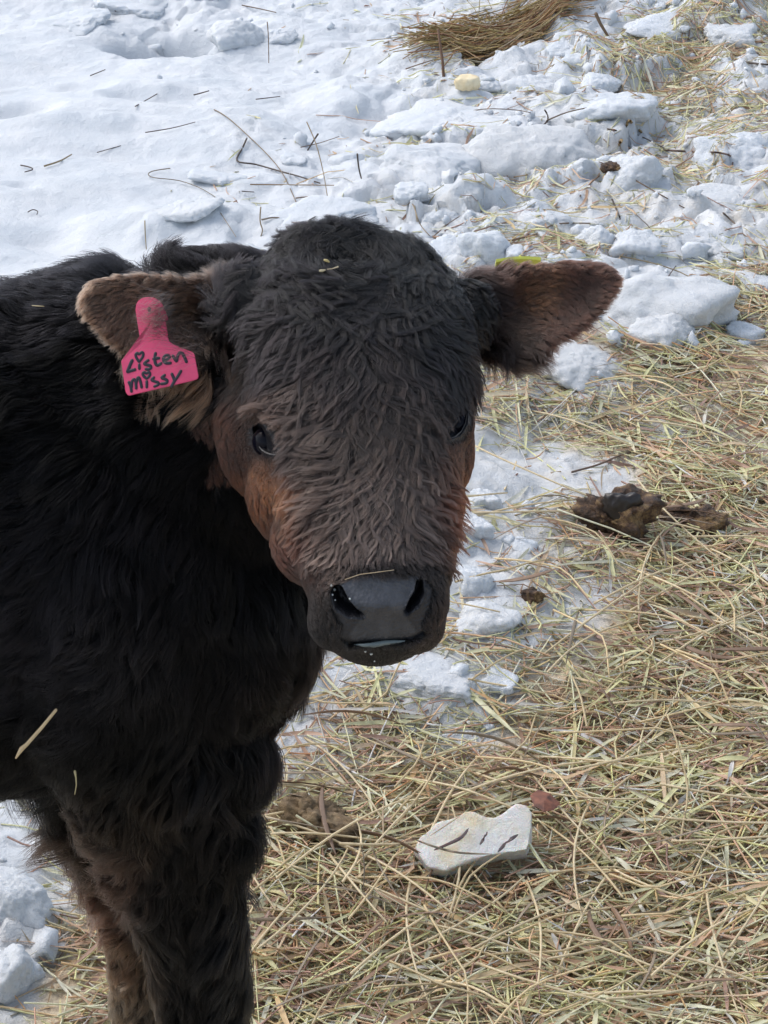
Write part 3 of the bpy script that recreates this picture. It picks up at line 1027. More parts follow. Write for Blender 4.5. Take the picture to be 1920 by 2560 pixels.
def make_fur(name, mask, count, length_fn, guides, gsig, cols, csig, clump_every, clump_str, wave, lift, rad, flat=0.0, K=8, seed=1, stray=.12, mat_=None, nz_=1.0, hue_=(1, 1, 1)):
    r_ = np.random.default_rng(seed)
    wgt = area * mask * (1 - bare) * np.clip(.35 + .65 * sstep(-.35, .05, viewf), 0, 1) * np.where(inframe, 1, .12)
    cdf = np.cumsum(wgt)
    ti = np.searchsorted(cdf, r_.random(count) * cdf[-1])
    ti = np.clip(ti, 0, len(tri) - 1)
    u, v = r_.random(count), r_.random(count)
    fl = u + v > 1
    u[fl], v[fl] = 1 - u[fl], 1 - v[fl]
    P = ta[ti] + (tb[ti] - ta[ti]) * u[:, None] + (tcn[ti] - ta[ti]) * v[:, None]
    N = no[tri[ti, 0]] * (1 - u - v)[:, None] + no[tri[ti, 1]] * u[:, None] + no[tri[ti, 2]] * v[:, None]
    N /= np.linalg.norm(N, axis=1)[:, None]
    qx, qy, qd = proj(P)
    g = idw(qx, qy, [(a, b, (c, d)) for a, b, c, d in guides], gsig)
    ang = nz_ * (.45 * vnoise(P * 38, 90 + seed) + .25 * vnoise(P * 95, 91 + seed))
    ang = ang * (1 + (1.4 if name == 'face_fur' else 0) * sstep(760, 640, qy))
    ca, sa = np.cos(ang), np.sin(ang)
    gx, gy = g[:, 0] * ca - g[:, 1] * sa, g[:, 0] * sa + g[:, 1] * ca
    T = gx[:, None] * RGT + gy[:, None] * DWN
    T = T - (T * N).sum(1)[:, None] * N
    ln = np.linalg.norm(T, axis=1)[:, None]
    T = T / np.maximum(ln, .15)
    Lh = length_fn(P, qx, qy, N) * (1 + .22 * vnoise(P * 50, 60 + seed)) * r_.uniform(.75, 1.15, count)
    lf = lift * (1 + .5 * vnoise(P * 30, 64 + seed))
    if name == 'face_fur':
        lf = lf * (1 + 2.2 * sstep(.016, .007, Lh)) * (1 + 1.3 * sstep(700, 620, qy))
    if name == 'coat':
        lf = lf * (1 + 1.5 * sstep(.35, .85, N[:, 2]) * sstep(480, 380, qx))
    lf = lf * r_.uniform(.55, 1.6, count)
    S = np.cross(N, T)
    t = np.linspace(0, 1, K)
    # clumps
    nc = max(8, count // clump_every)
    kdt = KDTree(nc)
    for i in range(nc):
        kdt.insert(P[i], i)
    kdt.balance()
    ci = np.array([kdt.find(p)[1] for p in P])
    ph = 5.0 * vnoise(P[:nc] * 34, 77) + r_.normal(0, .45, nc)
    fr = .85 + .3 * vnoise(P[:nc] * 20, 78)
    if name == 'face_fur':
        fr = fr * 1.55
    am = wave * r_.uniform(.7, 1.2, nc)
    if name == 'face_fur':
        cz = sstep(800, 700, qy[:nc])
        am = am * (1 + 1.3 * cz)
        fr = fr * (1 + .5 * cz)
        ph = ph + cz * r_.random(nc) * 3
    own = np.empty((count, K, 3), np.float32)
    for k in range(K):
        tk = t[k]
        bend = T * (tk * (.55 + .45 * tk)) + N * ((lf * (1.25 * tk - .75 * tk * tk)))[:, None]
        wv = (am[ci] * np.sin(ph[ci] + 6.283 * fr[ci] * tk) - am[ci] * np.sin(ph[ci]))
        own[:, k] = P + Lh[:, None] * bend + (S * (wv * Lh)[:, None]) * tk ** .5
        own[:, k] += (r_.normal(0, stray * .07, (count, 3)) * (Lh * tk)[:, None])
    G = own[:nc][ci]
    cm = (.72 + .28 * sstep(600, 800, qy)) if name == 'face_fur' else 1.0
    cl = clump_str * cm * np.clip(Lh / .016, .25, 1) * np.clip(r_.normal(1, .12, count), .4, 1.1)
    stray_m = r_.random(count) < stray
    cl[stray_m] *= .25
    cl = cl * r_.uniform(.78, 1.04, nc)[ci]
    for k in range(K):
        f_ = (cl * sstep(.05, .85, np.array(t[k])))[:, None] * .92
        own[:, k] = own[:, k] * (1 - f_) + (G[:, k] + (P - P[ci]) * .12 + N * flat) * f_
    mx_, my_, _ = proj(P + T * (Lh * .45)[:, None])
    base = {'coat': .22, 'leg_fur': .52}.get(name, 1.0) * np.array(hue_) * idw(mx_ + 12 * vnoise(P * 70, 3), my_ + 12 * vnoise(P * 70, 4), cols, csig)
    cv = r_.uniform(.62, 1.45, nc)[ci] * r_.uniform(.75, 1.3, count)
    c = base * cv[:, None]
    cu = bpy.data.hair_curves.new(name)
    cu.add_curves([K] * count)
    cu.attributes['position'].data.foreach_set('vector', np.ascontiguousarray(own.reshape(-1), dtype=np.float32))
    prof = (1 - .75 * t ** 2.2)
    rr = (rad * r_.uniform(.7, 1.25, count))[:, None] * prof[None, :]
    ra = cu.attributes.get('radius') or cu.attributes.new('radius', 'FLOAT', 'POINT')
    ra.data.foreach_set('value', np.ascontiguousarray(rr.reshape(-1), dtype=np.float32))
    ca_ = cu.attributes.new('tint', 'FLOAT_COLOR', 'CURVE')
    c4 = np.ones((count, 4), np.float32)
    c4[:, :3] = np.clip(c, .002, .9)
    ca_.data.foreach_set('color', c4.ravel())
    return link(name, cu, mat_ or M_FUR, calf)


def len_head(P, qx, qy, N):
    r = P - A0
    s, d = r @ NN, r @ DD
    L = np.interp(s, [-.05, 0, .06, .12, .17, .24, .275, .292, .31], [.019, .024, .034, .037, .035, .036, .026, .0075, .0060])
    side = sstep(.02, -.03, d)
    L = L * (1 - side * .45)
    for ex_, ey_ in ((665, 1106), (1142, 1066)):
        L = L * (.16 + .84 * sstep(38, 120, np.hypot(qx - ex_, (qy - ey_) * .8)))
    L = L * (1 - .45 * sstep(730, 640, qx) * sstep(760, 660, qy))
    lc = 740 + 40 * sstep(1250, 1450, qy)
    L = L * (1 - .48 * sstep(lc + 60, lc - 30, qx) * sstep(980, 1060, qy))
    L = L * (1 - .45 * sstep(1085, 1140, qx) * sstep(980, 1060, qy))
    return L


def len_body(P, qx, qy, N):
    L = .031 + .008 * vnoise(P * 14, 5)
    L = L * (1 - .35 * sstep(.88, .93, P[:, 2])) * (1 - .4 * sstep(470, 540, qx) * sstep(760, 700, qy))
    return L


def len_leg(P, qx, qy, N):
    z = P[:, 2]
    L = np.interp(z, [0, .1, .2, .3, .5], [.012, .016, .026, .036, .04])
    far = P[:, 1] > 1.66
    return np.where(far & (N[:, 0] < 0) & (z > .22), L * (1.35 + 1.0 * sstep(.28, .40, z)), L)


def len_ear(P, qx, qy, N):
    L = np.full(len(P), .010)
    bot = np.where(qx < 900, sstep(860, 930, qy), sstep(820, 880, qy) * sstep(1480, 1300, qx))
    L = L + .024 * bot
    root = np.where(qx < 900, sstep(470, 590, qx), sstep(1300, 1180, qx))
    return L + .016 * root


FM = t_head & ~t_ear
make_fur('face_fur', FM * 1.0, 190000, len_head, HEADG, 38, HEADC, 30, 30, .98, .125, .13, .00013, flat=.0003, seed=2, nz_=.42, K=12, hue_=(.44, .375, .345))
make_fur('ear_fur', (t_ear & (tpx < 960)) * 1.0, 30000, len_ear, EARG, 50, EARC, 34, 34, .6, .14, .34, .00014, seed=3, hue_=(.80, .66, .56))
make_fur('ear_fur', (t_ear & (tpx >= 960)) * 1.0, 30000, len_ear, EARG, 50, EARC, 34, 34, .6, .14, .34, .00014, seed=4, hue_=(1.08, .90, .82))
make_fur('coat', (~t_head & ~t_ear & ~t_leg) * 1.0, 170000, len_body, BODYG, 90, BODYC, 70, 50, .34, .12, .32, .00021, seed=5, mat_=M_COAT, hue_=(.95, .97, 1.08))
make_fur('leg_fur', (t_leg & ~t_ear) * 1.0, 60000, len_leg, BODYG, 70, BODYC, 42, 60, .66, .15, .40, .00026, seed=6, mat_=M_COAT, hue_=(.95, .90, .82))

# ------------------------------------------------------------------ ear tags
TP0 = pc(395, 880, 1.715)
TN = cs(np.array([-.10, -.10, 1.0]))
TN = TN / np.linalg.norm(TN)


def on_tag(px_, py_, off=0.0):
    r = FWD + RGT * ((px_ - 960) / FPX) + DWN * ((py_ - 1280) / FPX)
    t = ((TP0 + TN * off - C0) @ TN) / (r @ TN)
    return C0 + r * t


def z2(x, y):
    return 290 + x / 7.541, 730 + y / 7.541


def round_poly(P, rads, n=5):
    P = [np.array(p, float) for p in P]
    out_ = []
    for i, p in enumerate(P):
        a, b = P[i - 1], P[(i + 1) % len(P)]
        r = rads[i]
        if r <= 0:
            out_.append(p)
            continue
        u, v = (a - p) / np.linalg.norm(a - p), (b - p) / np.linalg.norm(b - p)
        s, e = p + u * r, p + v * r
        for k in range(n + 1):
            t = k / n
            out_.append((1 - t) ** 2 * s + 2 * t * (1 - t) * p + t * t * e)
    return out_


def slab(name, outline, fn, th, m, parent, hole_=None):
    b = bmesh.new()
    vs = [b.verts.new(fn(*p)) for p in outline]
    f = b.faces.new(vs)
    bmesh.ops.recalc_face_normals(b, faces=[f])
    if f.normal.dot(Vector(TN)) < 0:
        f.normal_flip()
    r = bmesh.ops.extrude_face_region(b, geom=[f])
    for v in [g for g in r['geom'] if isinstance(g, bmesh.types.BMVert)]:
        v.co += Vector(TN) * th
    bmesh.ops.recalc_face_normals(b, faces=b.faces[:])
    top = [e for e in b.edges if e.calc_face_angle(0) > 1.2]
    bmesh.ops.bevel(b, geom=top, offset=.0004, segments=2, affect='EDGES')
    me = bpy.data.meshes.new(name)
    b.to_mesh(me)
    b.free()
    return link(name, me, m, parent)


pink = empty('ear_tag', TP0)
tag(pink, 'pink plastic ear tag with handwriting, hanging from the calf\'s drooping ear', 'ear tag')
OUT = [z2(*p) for p in [(370, 330), (400, 190), (520, 105), (700, 100), (860, 190), (900, 300), (1000, 930), (1090, 1000), (1480, 1150), (1570, 1640), (1400, 1690), (240, 1960), (190, 1900), (105, 1310), (130, 1280), (460, 980), (455, 860)]]
ol = round_poly(OUT, [8, 8, 8, 8, 8, 8, 5, 7, 9, 9, 0, 4, 4, 3, 3, 5, 4])
slab('tag_panel', ol, lambda a, b: on_tag(a, b), .0016, M_PINK.m, pink)
hc = z2(625, 330)
me = bpy.data.meshes.new('pin_hole')
b = bmesh.new()
ring = [b.verts.new(on_tag(hc[0] + 4.5 * math.cos(a), hc[1] + 7 * math.sin(a), .00215 + (.0)) ) for a in TH[::2]]
ring2 = [b.verts.new(on_tag(hc[0] + 3.4 * math.cos(a), hc[1] + 5.6 * math.sin(a), .0018)) for a in TH[::2]]
b.faces.new(ring2)
for i in range(len(ring)):
    j = (i + 1) % len(ring)
    b.faces.new([ring[i], ring[j], ring2[j], ring2[i]])
b.to_mesh(me)
b.free()
link('pin_hole', me, M_INK, pink)
pp = on_tag(382, 775)
link('pin', tube_mesh('pin', [pp - TN * .02, pp - TN * .001], .0025, 10), M_PINK.m, pink)

LET = [
    ([[(305, 1285), (255, 1400), (215, 1505)], [(215, 1505), (290, 1480), (360, 1462)]], 27),
    ([[(435, 1315), (385, 1240), (370, 1180), (400, 1150), (432, 1172), (480, 1135), (512, 1160), (505, 1215), (470, 1270), (435, 1315)], [(437, 1365), (440, 1450)]], 22),
    ([[(610, 1285), (565, 1315), (535, 1355), (590, 1375), (645, 1390), (655, 1430), (610, 1455), (560, 1452)]], 24),
    ([[(745, 1150), (733, 1220), (732, 1300), (750, 1360), (785, 1380), (850, 1345)], [(705, 1262), (810, 1245)]], 25),
    ([[(890, 1295), (950, 1275), (1005, 1235), (985, 1195), (930, 1200), (895, 1250), (905, 1315), (960, 1342), (1030, 1335)]], 25),
    ([[(1070, 1200), (1105, 1260), (1140, 1305)], [(1140, 1305), (1160, 1215), (1195, 1150), (1250, 1155), (1290, 1230), (1330, 1320)]], 25),
    ([[(240, 1695), (275, 1780), (292, 1880)], [(290, 1800), (300, 1690), (335, 1645), (370, 1700), (380, 1820)], [(378, 1720), (405, 1620), (440, 1625), (465, 1710), (482, 1800)]], 23),
    ([[(575, 1630), (520, 1585), (505, 1540), (530, 1512), (570, 1532), (615, 1508), (640, 1540), (620, 1590), (575, 1630)], [(578, 1680), (580, 1800)]], 22),
    ([[(715, 1608), (672, 1655), (730, 1685), (790, 1705), (795, 1745), (720, 1780)]], 23),
    ([[(920, 1565), (862, 1615), (920, 1640), (962, 1670), (945, 1715), (850, 1732)]], 24),
    ([[(1050, 1540), (1080, 1610), (1100, 1665)], [(1225, 1485), (1170, 1580), (1100, 1680), (1045, 1785)]], 24)]
for strokes, wd in LET:
    b = bmesh.new()
    for st in strokes:
        K_ = smooth_rings(st, 4) if len(st) > 2 else np.array(st, float)
        pts = [on_tag(*z2(*q), .0018) for q in K_]
        rr = wd * 1.22 / 7.541 * 1.715 / FPX
        m_ = tube_mesh('letter', pts, rr, 10, flat=(TN, .0004 / rr))
        b.from_mesh(m_)
        bpy.data.meshes.remove(m_)
    me = bpy.data.meshes.new('letter')
    b.to_mesh(me)
    b.free()
    link('letter', me, M_INK, pink)

# wisps of ear hair falling over the tag's neck and shoulder
r_ = np.random.default_rng(8)
NW, KW = 330, 7
pw = np.empty((NW, KW, 3), np.float32)
for i in range(NW):
    up_ = r_.random() < .86
    x0_, y0_ = (r_.uniform(395, 440), r_.uniform(725, 855)) if up_ else (r_.uniform(455, 530), r_.uniform(845, 905))
    L_ = r_.uniform(25, 85) if up_ else r_.uniform(40, 120)
    a_ = math.radians(r_.normal(172 if y0_ > 800 else 200, 14))
    b_ = r_.normal(0, .25)
    for k in range(KW):
        t_ = k / (KW - 1)
        q_ = on_tag(x0_ + L_ * t_ * math.cos(a_ + b_ * t_), y0_ - L_ * t_ * math.sin(a_ + b_ * t_), .004 + .004 * math.sin(2.6 * t_) - .006 * (1 - t_) ** 2)
        pw[i, k] = q_
cu = bpy.data.hair_curves.new('ear_fur')
cu.add_curves([KW] * NW)
cu.attributes['position'].data.foreach_set('vector', pw.ravel())
ra = cu.attributes.get('radius') or cu.attributes.new('radius', 'FLOAT', 'POINT')
ra.data.foreach_set('value', np.tile(np.linspace(1, .25, KW) * .00011, NW).astype(np.float32))
ca_ = cu.attributes.new('tint', 'FLOAT_COLOR', 'CURVE')
ca_.data.foreach_set('color', np.tile(np.array([.05, .035, .03, 1], np.float32), NW))
link('ear_fur', cu, M_FUR, calf)

# yellow tag behind the other ear: its edge shows over the ear
yel = empty('ear_tag', pc(1295, 640, 1.84))
tag(yel, 'yellow plastic ear tag whose edge shows above the raised ear', 'ear tag')
up = -DWN
a, b2 = pc(1240, 648, 1.815), pc(1352, 643, 1.83)
V, F = [], []
for k, (q, s_) in enumerate(((0, 0), (.5, .0), (1, 0))):
    pass
b = bmesh.new()
lp, base_p = [], []
for t_ in np.linspace(0, 1, 9):
    e_ = a + (b2 - a) * t_ + DWN * (-.0016 * math.sin(math.pi * t_))
    lp.append(e_)
    base_p.append(e_ + FWD * .058 + DWN * .040 + RGT * .012 * (t_ - .5))
v0 = [b.verts.new(p) for p in lp]
v1 = [b.verts.new(p) for p in base_p]
fs = [b.faces.new([v0[i], v0[i + 1], v1[i + 1], v1[i]]) for i in range(8)]
r = bmesh.ops.extrude_face_region(b, geom=fs)
for v in [g for g in r['geom'] if isinstance(g, bmesh.types.BMVert)]:
    v.co += Vector(DWN) * .0024
bmesh.ops.recalc_face_normals(b, faces=b.faces[:])
me = bpy.data.meshes.new('tag_panel')
b.to_mesh(me)
b.free()
link('tag_panel', me, M_YEL, yel)
link('pin', tube_mesh('pin', [pc(1300, 645, 1.835), pc(1300, 700, 1.825)], .0025, 8), M_YEL, yel)

# ------------------------------------------------------------------ snow lumps
def lump_mesh(name, size, seed, facets=9, sub=4, rough=.05, power=9):
    r_ = np.random.default_rng(seed)
    b = bmesh.new()
    bmesh.ops.create_icosphere(b, subdivisions=sub, radius=1)
    D = np.array([v.co[:] for v in b.verts])
    D /= np.linalg.norm(D, axis=1)[:, None]
    pn = r_.normal(size=(facets, 3))
    pn /= np.linalg.norm(pn, axis=1)[:, None]
    pn = np.vstack([pn, [[0, 0, -1], [0, 0, 1]]])
    pd = r_.uniform(.62, 1.0, len(pn))
    q = np.maximum(D @ pn.T, 0) / pd
    rad = (q ** power).sum(1) ** (-1 / power)
    rad = np.clip(rad, .4, 1.35)
    sz = np.asarray(size)
    Dm = D * (sz / sz.mean())[None, :]
    rad = rad * (1 + rough * 1.5 * fbm(Dm * 1.7 + seed, 2, seed) + rough * fbm(Dm * 4.5 + seed, 4, seed + 5) + rough * .8 * np.abs(vnoise(Dm * 9 + seed, seed + 7)) + rough * .35 * vnoise(Dm * 22, seed + 9))
    Pn = D * rad[:, None] * sz[None, :] * .5
    for v, p in zip(b.verts, Pn):
        v.co = p
    me = bpy.data.meshes.new(name)
    b.to_mesh(me)
    b.free()
    me.shade_smooth()
    return me


def lump(name, px_, py_, wpx, hpx, seed, m=None, label=None, group=None, cat='snow lump', dirt_=0.0, sink=.22, facets=9, rz=None, deep=.8, power=9):
    # (px,py) is the lump's middle; its foot lies hpx/2 lower
    foot = on_ground(px_, py_ + hpx * .42)
    d = proj(foot)[2]
    sx = wpx / FPX * d
    hz = hpx / FPX * d / (cp + deep * sp * .5) * 1.05
    me = lump_mesh(name, (sx, sx * deep, hz), seed, facets, 5 if wpx > 100 else 4, rough=.07, power=power)
    if m is None:
        Z = np.array([v.co.z for v in me.vertices])
        vfloat(me, np.clip(dirt_ + .35 * sstep(-.1 * hz, -.5 * hz, Z), 0, 1), 'dirt')
    o = link(name, me, m or M_SNOW.m)
    o.location = (foot[0], foot[1] + sx * deep * .3, foot[2] + hz * (.5 - sink))
    o.rotation_euler = (random.uniform(-.15, .15), random.uniform(-.15, .15), random.uniform(-.4, .4) if rz is None else rz)
    tag(o, label, cat, group)
    return o


LUMPS = [
    (592, 58, 150, 110, .05, 'rounded bright snow block with a stub of straw in front, beside the deep hollow'),
    (500, 48, 150, 105, 0, 'bulging snow block standing on the rim of the deep hollow'),
    (690, 75, 90, 60, 0, 'small sloping snow lump beside the straw-stub block'),
    (350, 22, 150, 45, 0, 'wide low snow hump behind the deep hollow'),
    (200, 45, 150, 40, 0, 'low smooth snow swell at the far edge of the clean snow'),
    (462, 522, 128, 66, .05, 'pale flat-topped snow block lying alone on the smooth snow'),
    (735, 388, 62, 40, 0, 'small snow lump beside the crossed dark stems'),
    (565, 440, 110, 40, 0, 'low snow lump beside the long curved stem'),
    (870, 378, 80, 70, 0, 'narrow snow wedge at the edge of the broken snow'),
    (800, 540, 200, 60, 0, 'wide snow mound just behind the calf\'s poll'),
    (1424, 86, 90, 72, 0, 'angular snow block resting on the end of the matted hay clump'),
    (1437, 150, 72, 60, 0, 'snow block directly below the one on the hay clump'),
    (1500, 188, 90, 54, 0, 'rounded snow block in the strawy hollow'),
    (1340, 190, 150, 110, .05, 'craggy snow block in front of the matted hay clump'),
    (1205, 188, 84, 50, 0, 'bluish snow lump between the twig and the craggy block'),
    (1075, 225, 170, 70, .1, 'speckled snow block with the yellow stained end'),
    (1540, 245, 180, 95, 0, 'sharp-edged bright snow slab leaning in the straw'),
    (1690, 245, 60, 34, 0, 'small snow cube beside the sharp-edged slab'),
    (1100, 290, 300, 90, 0, 'broad smooth snow boulder with a dark bent blade arched over it'),
    (1060, 385, 240, 130, .05, 'large rounded snow boulder with a grey shaded face'),
    (1330, 350, 260, 160, .15, 'large cracked snow boulder with a dirty lower face'),
    (1432, 362, 62, 54, 0, 'small ball of snow against the cracked boulder'),
    (1592, 396, 148, 112, .05, 'round snow boulder with brown scraps at its foot'),
    (1860, 330, 220, 150, 0, 'tall snow boulder by the far strawy bank'),
    (1700, 30, 170, 50, 0, 'flat snow lump at the far straw scatter'),
    (1840, 60, 120, 60, .1, 'snow lump with thin straws lying over it'),
    (1226, 560, 146, 140, 0, 'tall blue-grey snow block behind the calf\'s raised ear'),
    (1120, 520, 110, 60, 0, 'crumbled snow lump left of the blue-grey block'),
    (1035, 500, 90, 55, 0, 'small crumbled snow lump behind the poll'),
    (1120, 610, 110, 60, 0, 'white snow lump touching the fringe of the poll'),
    (1350, 530, 110, 60, .1, 'snow lump crossed by a brown stem'),
    (1500, 560, 84, 100, .05, 'upright snow lump among bent stems'),
    (1585, 575, 110, 90, .05, 'snow lump ringed by crossing dark stems'),
    (1420, 625, 110, 42, 0, 'flat snow lump above the yellow ear tag'),
    (1290, 622, 60, 50, 0, 'snow nub beside the yellow tag'),
    (1840, 480, 150, 70, .1, 'rough snow lump under scattered stems'),
    (1790, 600, 160, 70, .1, 'rough snow lump above the big dirty slab'),
    (1870, 690, 130, 70, .1, 'grey snow lump half under brown blades'),
    (1600, 735, 420, 210, .12, 'largest slab of old snow beside the ear tip'),
    (1655, 810, 170, 130, .15, 'dirty snow block at the foot of the largest slab'),
    (1880, 818, 96, 78, 0, 'clean white snow block sitting on hay'),
    (1440, 905, 190, 80, .2, 'dirty low snow lump under the ear tip'),
    (1210, 1210, 84, 110, .05, 'upright white snow lump beside the calf\'s cheek'),
    (1180, 1290, 100, 80, .05, 'snow lump just below the upright one by the cheek'),
    (1274, 1332, 40, 50, 0, 'small bright nub of snow in the hay'),
    (1300, 1352, 60, 36, 0, 'low snow nub touching the small bright one'),
    (1185, 1415, 110, 130, .05, 'snow block beside the calf\'s nose'),
    (1200, 1530, 150, 110, .15, 'greyish snow block beside the calf\'s chin'),
    (1110, 1690, 220, 70, .1, 'flat snow patch under the calf\'s chin'),
    (1258, 1682, 90, 66, 0, 'white snow nub at the end of the flat patch'),
    (1160, 1828, 84, 40, 0, 'small white snow lump under crossing hay stalks'),
    (1222, 1800, 40, 66, 0, 'narrow snow tooth standing in the hay'),
    (20, 2195, 170, 190, .05, 'white snow block behind the calf\'s foreleg'),
    (20, 2400, 150, 170, .05, 'lower snow block behind the calf\'s foreleg'),
]
for i, (a_, b_, w_, h_, dr, lb) in enumerate(LUMPS):
    lump('snow_lump', a_, b_ + h_ * .04, w_ * 1.2, h_ * 1.12, 100 + i, label=lb, group='broken snow lumps', dirt_=dr, power=7 + (i * 7) % 8, facets=9 + i % 8, deep=.85 if w_ < 260 else .7, sink=.56 if (b_ < 620 or 1080 < a_ < 1330) else .46)
lump('stained_snow_block', 1166, 217, 50, 44, 77, M_YSNOW.m, 'small yellow stained snow block against the speckled one', None, 'snow lump', sink=.12, facets=5, deep=.9, power=16)

# crumbs of snow: nobody could count them
b = bmesh.new()
bmesh.ops.create_icosphere(b, subdivisions=2, radius=1)
IV = np.array([v.co[:] for v in b.verts])
IF = np.array([[v.index for v in f.verts] for f in b.faces])
b.free()
Vs, Fs, off, k = [], [], 0, 0
while k < 650:
    x_, y_ = rng.uniform(-1.2, 1.3), rng.uniform(1.9, 5.9)
    qx, qy = gpx(np.array([x_]), np.array([y_]))
    if rng.random() > gridmap(RUB, qx, qy)[0] ** 2 * (1 - .8 * gridmap(HAY, qx, qy)[0]):
        continue
    k += 1
    s_ = rng.gamma(1.4, .0040) + .002
    z_ = H(x_, y_)[0]
    D = IV * (1 + .22 * rng.normal(size=(len(IV), 1))) * rng.uniform(.6, 1.2, (1, 3)) * s_
    Vs.append(D + [x_, y_, z_ + s_ * .15])
    Fs.append(IF + off)
    off += len(IV)
me = quick_mesh('snow_crumbs', np.concatenate(Vs), np.concatenate(Fs))
vfloat(me, np.zeros(len(me.vertices)), 'dirt')
tag(link('snow_crumbs', me, M_SNOW.m), 'loose crumbs of broken snow strewn between the lumps', 'snow crumbs', kind='stuff')

# stained slab of ice in the hay: outline in its own distance, with depth
SL = [(1033, 2120), (1045, 2092), (1090, 2055), (1140, 2035), (1165, 2020), (1188, 2022), (1205, 2036), (1235, 2040), (1268, 2022), (1290, 2006), (1318, 2010), (1332, 2030), (1332, 2100), (1322, 2128), (1250, 2138), (1180, 2150), (1115, 2178), (1072, 2170)]
sb = on_ground(1180, 2150)
sd_ = proj(sb)[2]
b = bmesh.new()
SLr = round_poly(SL, [3] * len(SL), 2)
fr = [b.verts.new(pc(x_, y_, sd_ - .075 + .10 * (2165 - y_) / 160 * .5)) for x_, y_ in SLr]
f = b.faces.new(fr)
r = bmesh.ops.extrude_face_region(b, geom=[f])
for v in [g for g in r['geom'] if isinstance(g, bmesh.types.BMVert)]:
    v.co += Vector(FWD * .03 - np.array([0, 0, .02]))
bmesh.ops.recalc_face_normals(b, faces=b.faces[:])
bmesh.ops.triangulate(b, faces=b.faces[:])
bmesh.ops.subdivide_edges(b, edges=b.edges[:], cuts=2, use_grid_fill=True)
me = bpy.data.meshes.new('ice_slab')
b.to_mesh(me)
b.free()
o = link('ice_slab', me, M_CREAM.m)
md = o.modifiers.new('r', 'REMESH')
md.mode = 'VOXEL'
md.voxel_size = .003
md = o.modifiers.new('s', 'SMOOTH')
md.factor = .5
md.iterations = 2
dg = bpy.context.evaluated_depsgraph_get()
nm = bpy.data.meshes.new_from_object(o.evaluated_get(dg))
bpy.data.objects.remove(o)
cc = np.array([v.co[:] for v in nm.vertices])
nn_ = np.array([v.normal[:] for v in nm.vertices])
cc += nn_ * (.0016 * fbm(cc * 35, 5, 3) - .004 * np.abs(fbm(cc * np.array([14, 14, 14]), 2, 9)))[:, None]
nm.vertices.foreach_set('co', cc.astype(np.float32).ravel())
nm.materials.clear()
nm.shade_smooth()
tag(link('ice_slab', nm, M_CREAM.m), 'cream stained slab of icy snow with a notched edge, half sunk in the hay', 'ice slab')

# ------------------------------------------------------------------ dung and mud
def mound(name, px_, py_, wpx, hpx, seed, m, label, cat, deep=.8, top=None, rough=.16, sink=.2):
    foot = on_ground(px_, py_ + hpx * .42)
    d = proj(foot)[2]
    sx = wpx / FPX * d
    hz = hpx / FPX * d / (cp + deep * sp * .5) * 1.45
    me = lump_mesh(name, (sx, sx * deep, hz), seed, 7, 5, rough * .8)
    cc = np.array([v.co[:] for v in me.vertices])
    dirn = cc / (np.linalg.norm(cc, axis=1)[:, None] + 1e-9)
    k_ = min(1, sx / .08)
    cc += dirn * (k_ * (.0075 * fbm(cc * 45, 5, seed + 3) - .006 * np.abs(fbm(cc * np.array([60, 60, 170]), 3, seed))))[:, None]
    me.vertices.foreach_set('co', cc.astype(np.float32).ravel())
    base = empty(name, (foot[0], foot[1] + sx * deep * .3, foot[2]))
    tag(base, label, cat)
    o = link('mound', me, m, base)
    o.matrix_parent_inverse = Matrix()
    o.location = (0, 0, hz * (.5 - sink))
    if top:
        me2 = lump_mesh('wet_crust', (sx * top[2], sx * deep * top[2] * .9, hz * top[3]), seed + 1, 6, 4, .1)
        o2 = link('wet_crust', me2, M_WET, base)
        o2.matrix_parent_inverse = Matrix()
        o2.location = (sx * top[0], -sx * deep * .05, hz * (.5 - sink) + hz * top[1])
    return base


mound('dung_pat', 1528, 1300, 166, 108, 5, M_DUNG.m, 'tall dark brown dung pat with a wet black crust, lying in the hay', 'dung', .7, (.17, .20, .50, .62))
mound('dung_pat', 1735, 1312, 120, 56, 9, M_DUNG.m, 'lower crumbled dung pat half covered by hay stalks', 'dung', .7, None)
mound('dung_pat', 1335, 1491, 52, 34, 15, M_DUNG.m, 'smallest ball of dung lying on the snowy straw beside the nose', 'dung', .8, None)
mound('mud_clod', 770, 2050, 230, 130, 21, M_MUD.m, 'yellowish brown mud clod beside the calf\'s chest, hay lying over it', 'mud', .8, None, sink=.40)
mound('mud_clod', 1540, 420, 50, 24, 23, M_DUNG.m, 'small brown clod against the round snow boulder', 'mud', .8, None)
mound('mud_clod', 1785, 420, 44, 26, 25, M_DUNG.m, 'small reddish brown clod by the tall snow boulder', 'mud', .8, None)

# ------------------------------------------------------------------ hay
PAL = np.array([(.72, .62, .36), (.68, .56, .33), (.76, .69, .47), (.58, .46, .27), (.50, .40, .27), (.42, .32, .235), (.34, .255, .20), (.27, .20, .175), (.58, .51, .40), (.44, .39, .29), (.70, .63, .33), (.50, .31, .18)])
PW = np.array([.16, .14, .10, .12, .10, .10, .08, .05, .07, .04, .02, .02])
PW = PW / PW.sum()


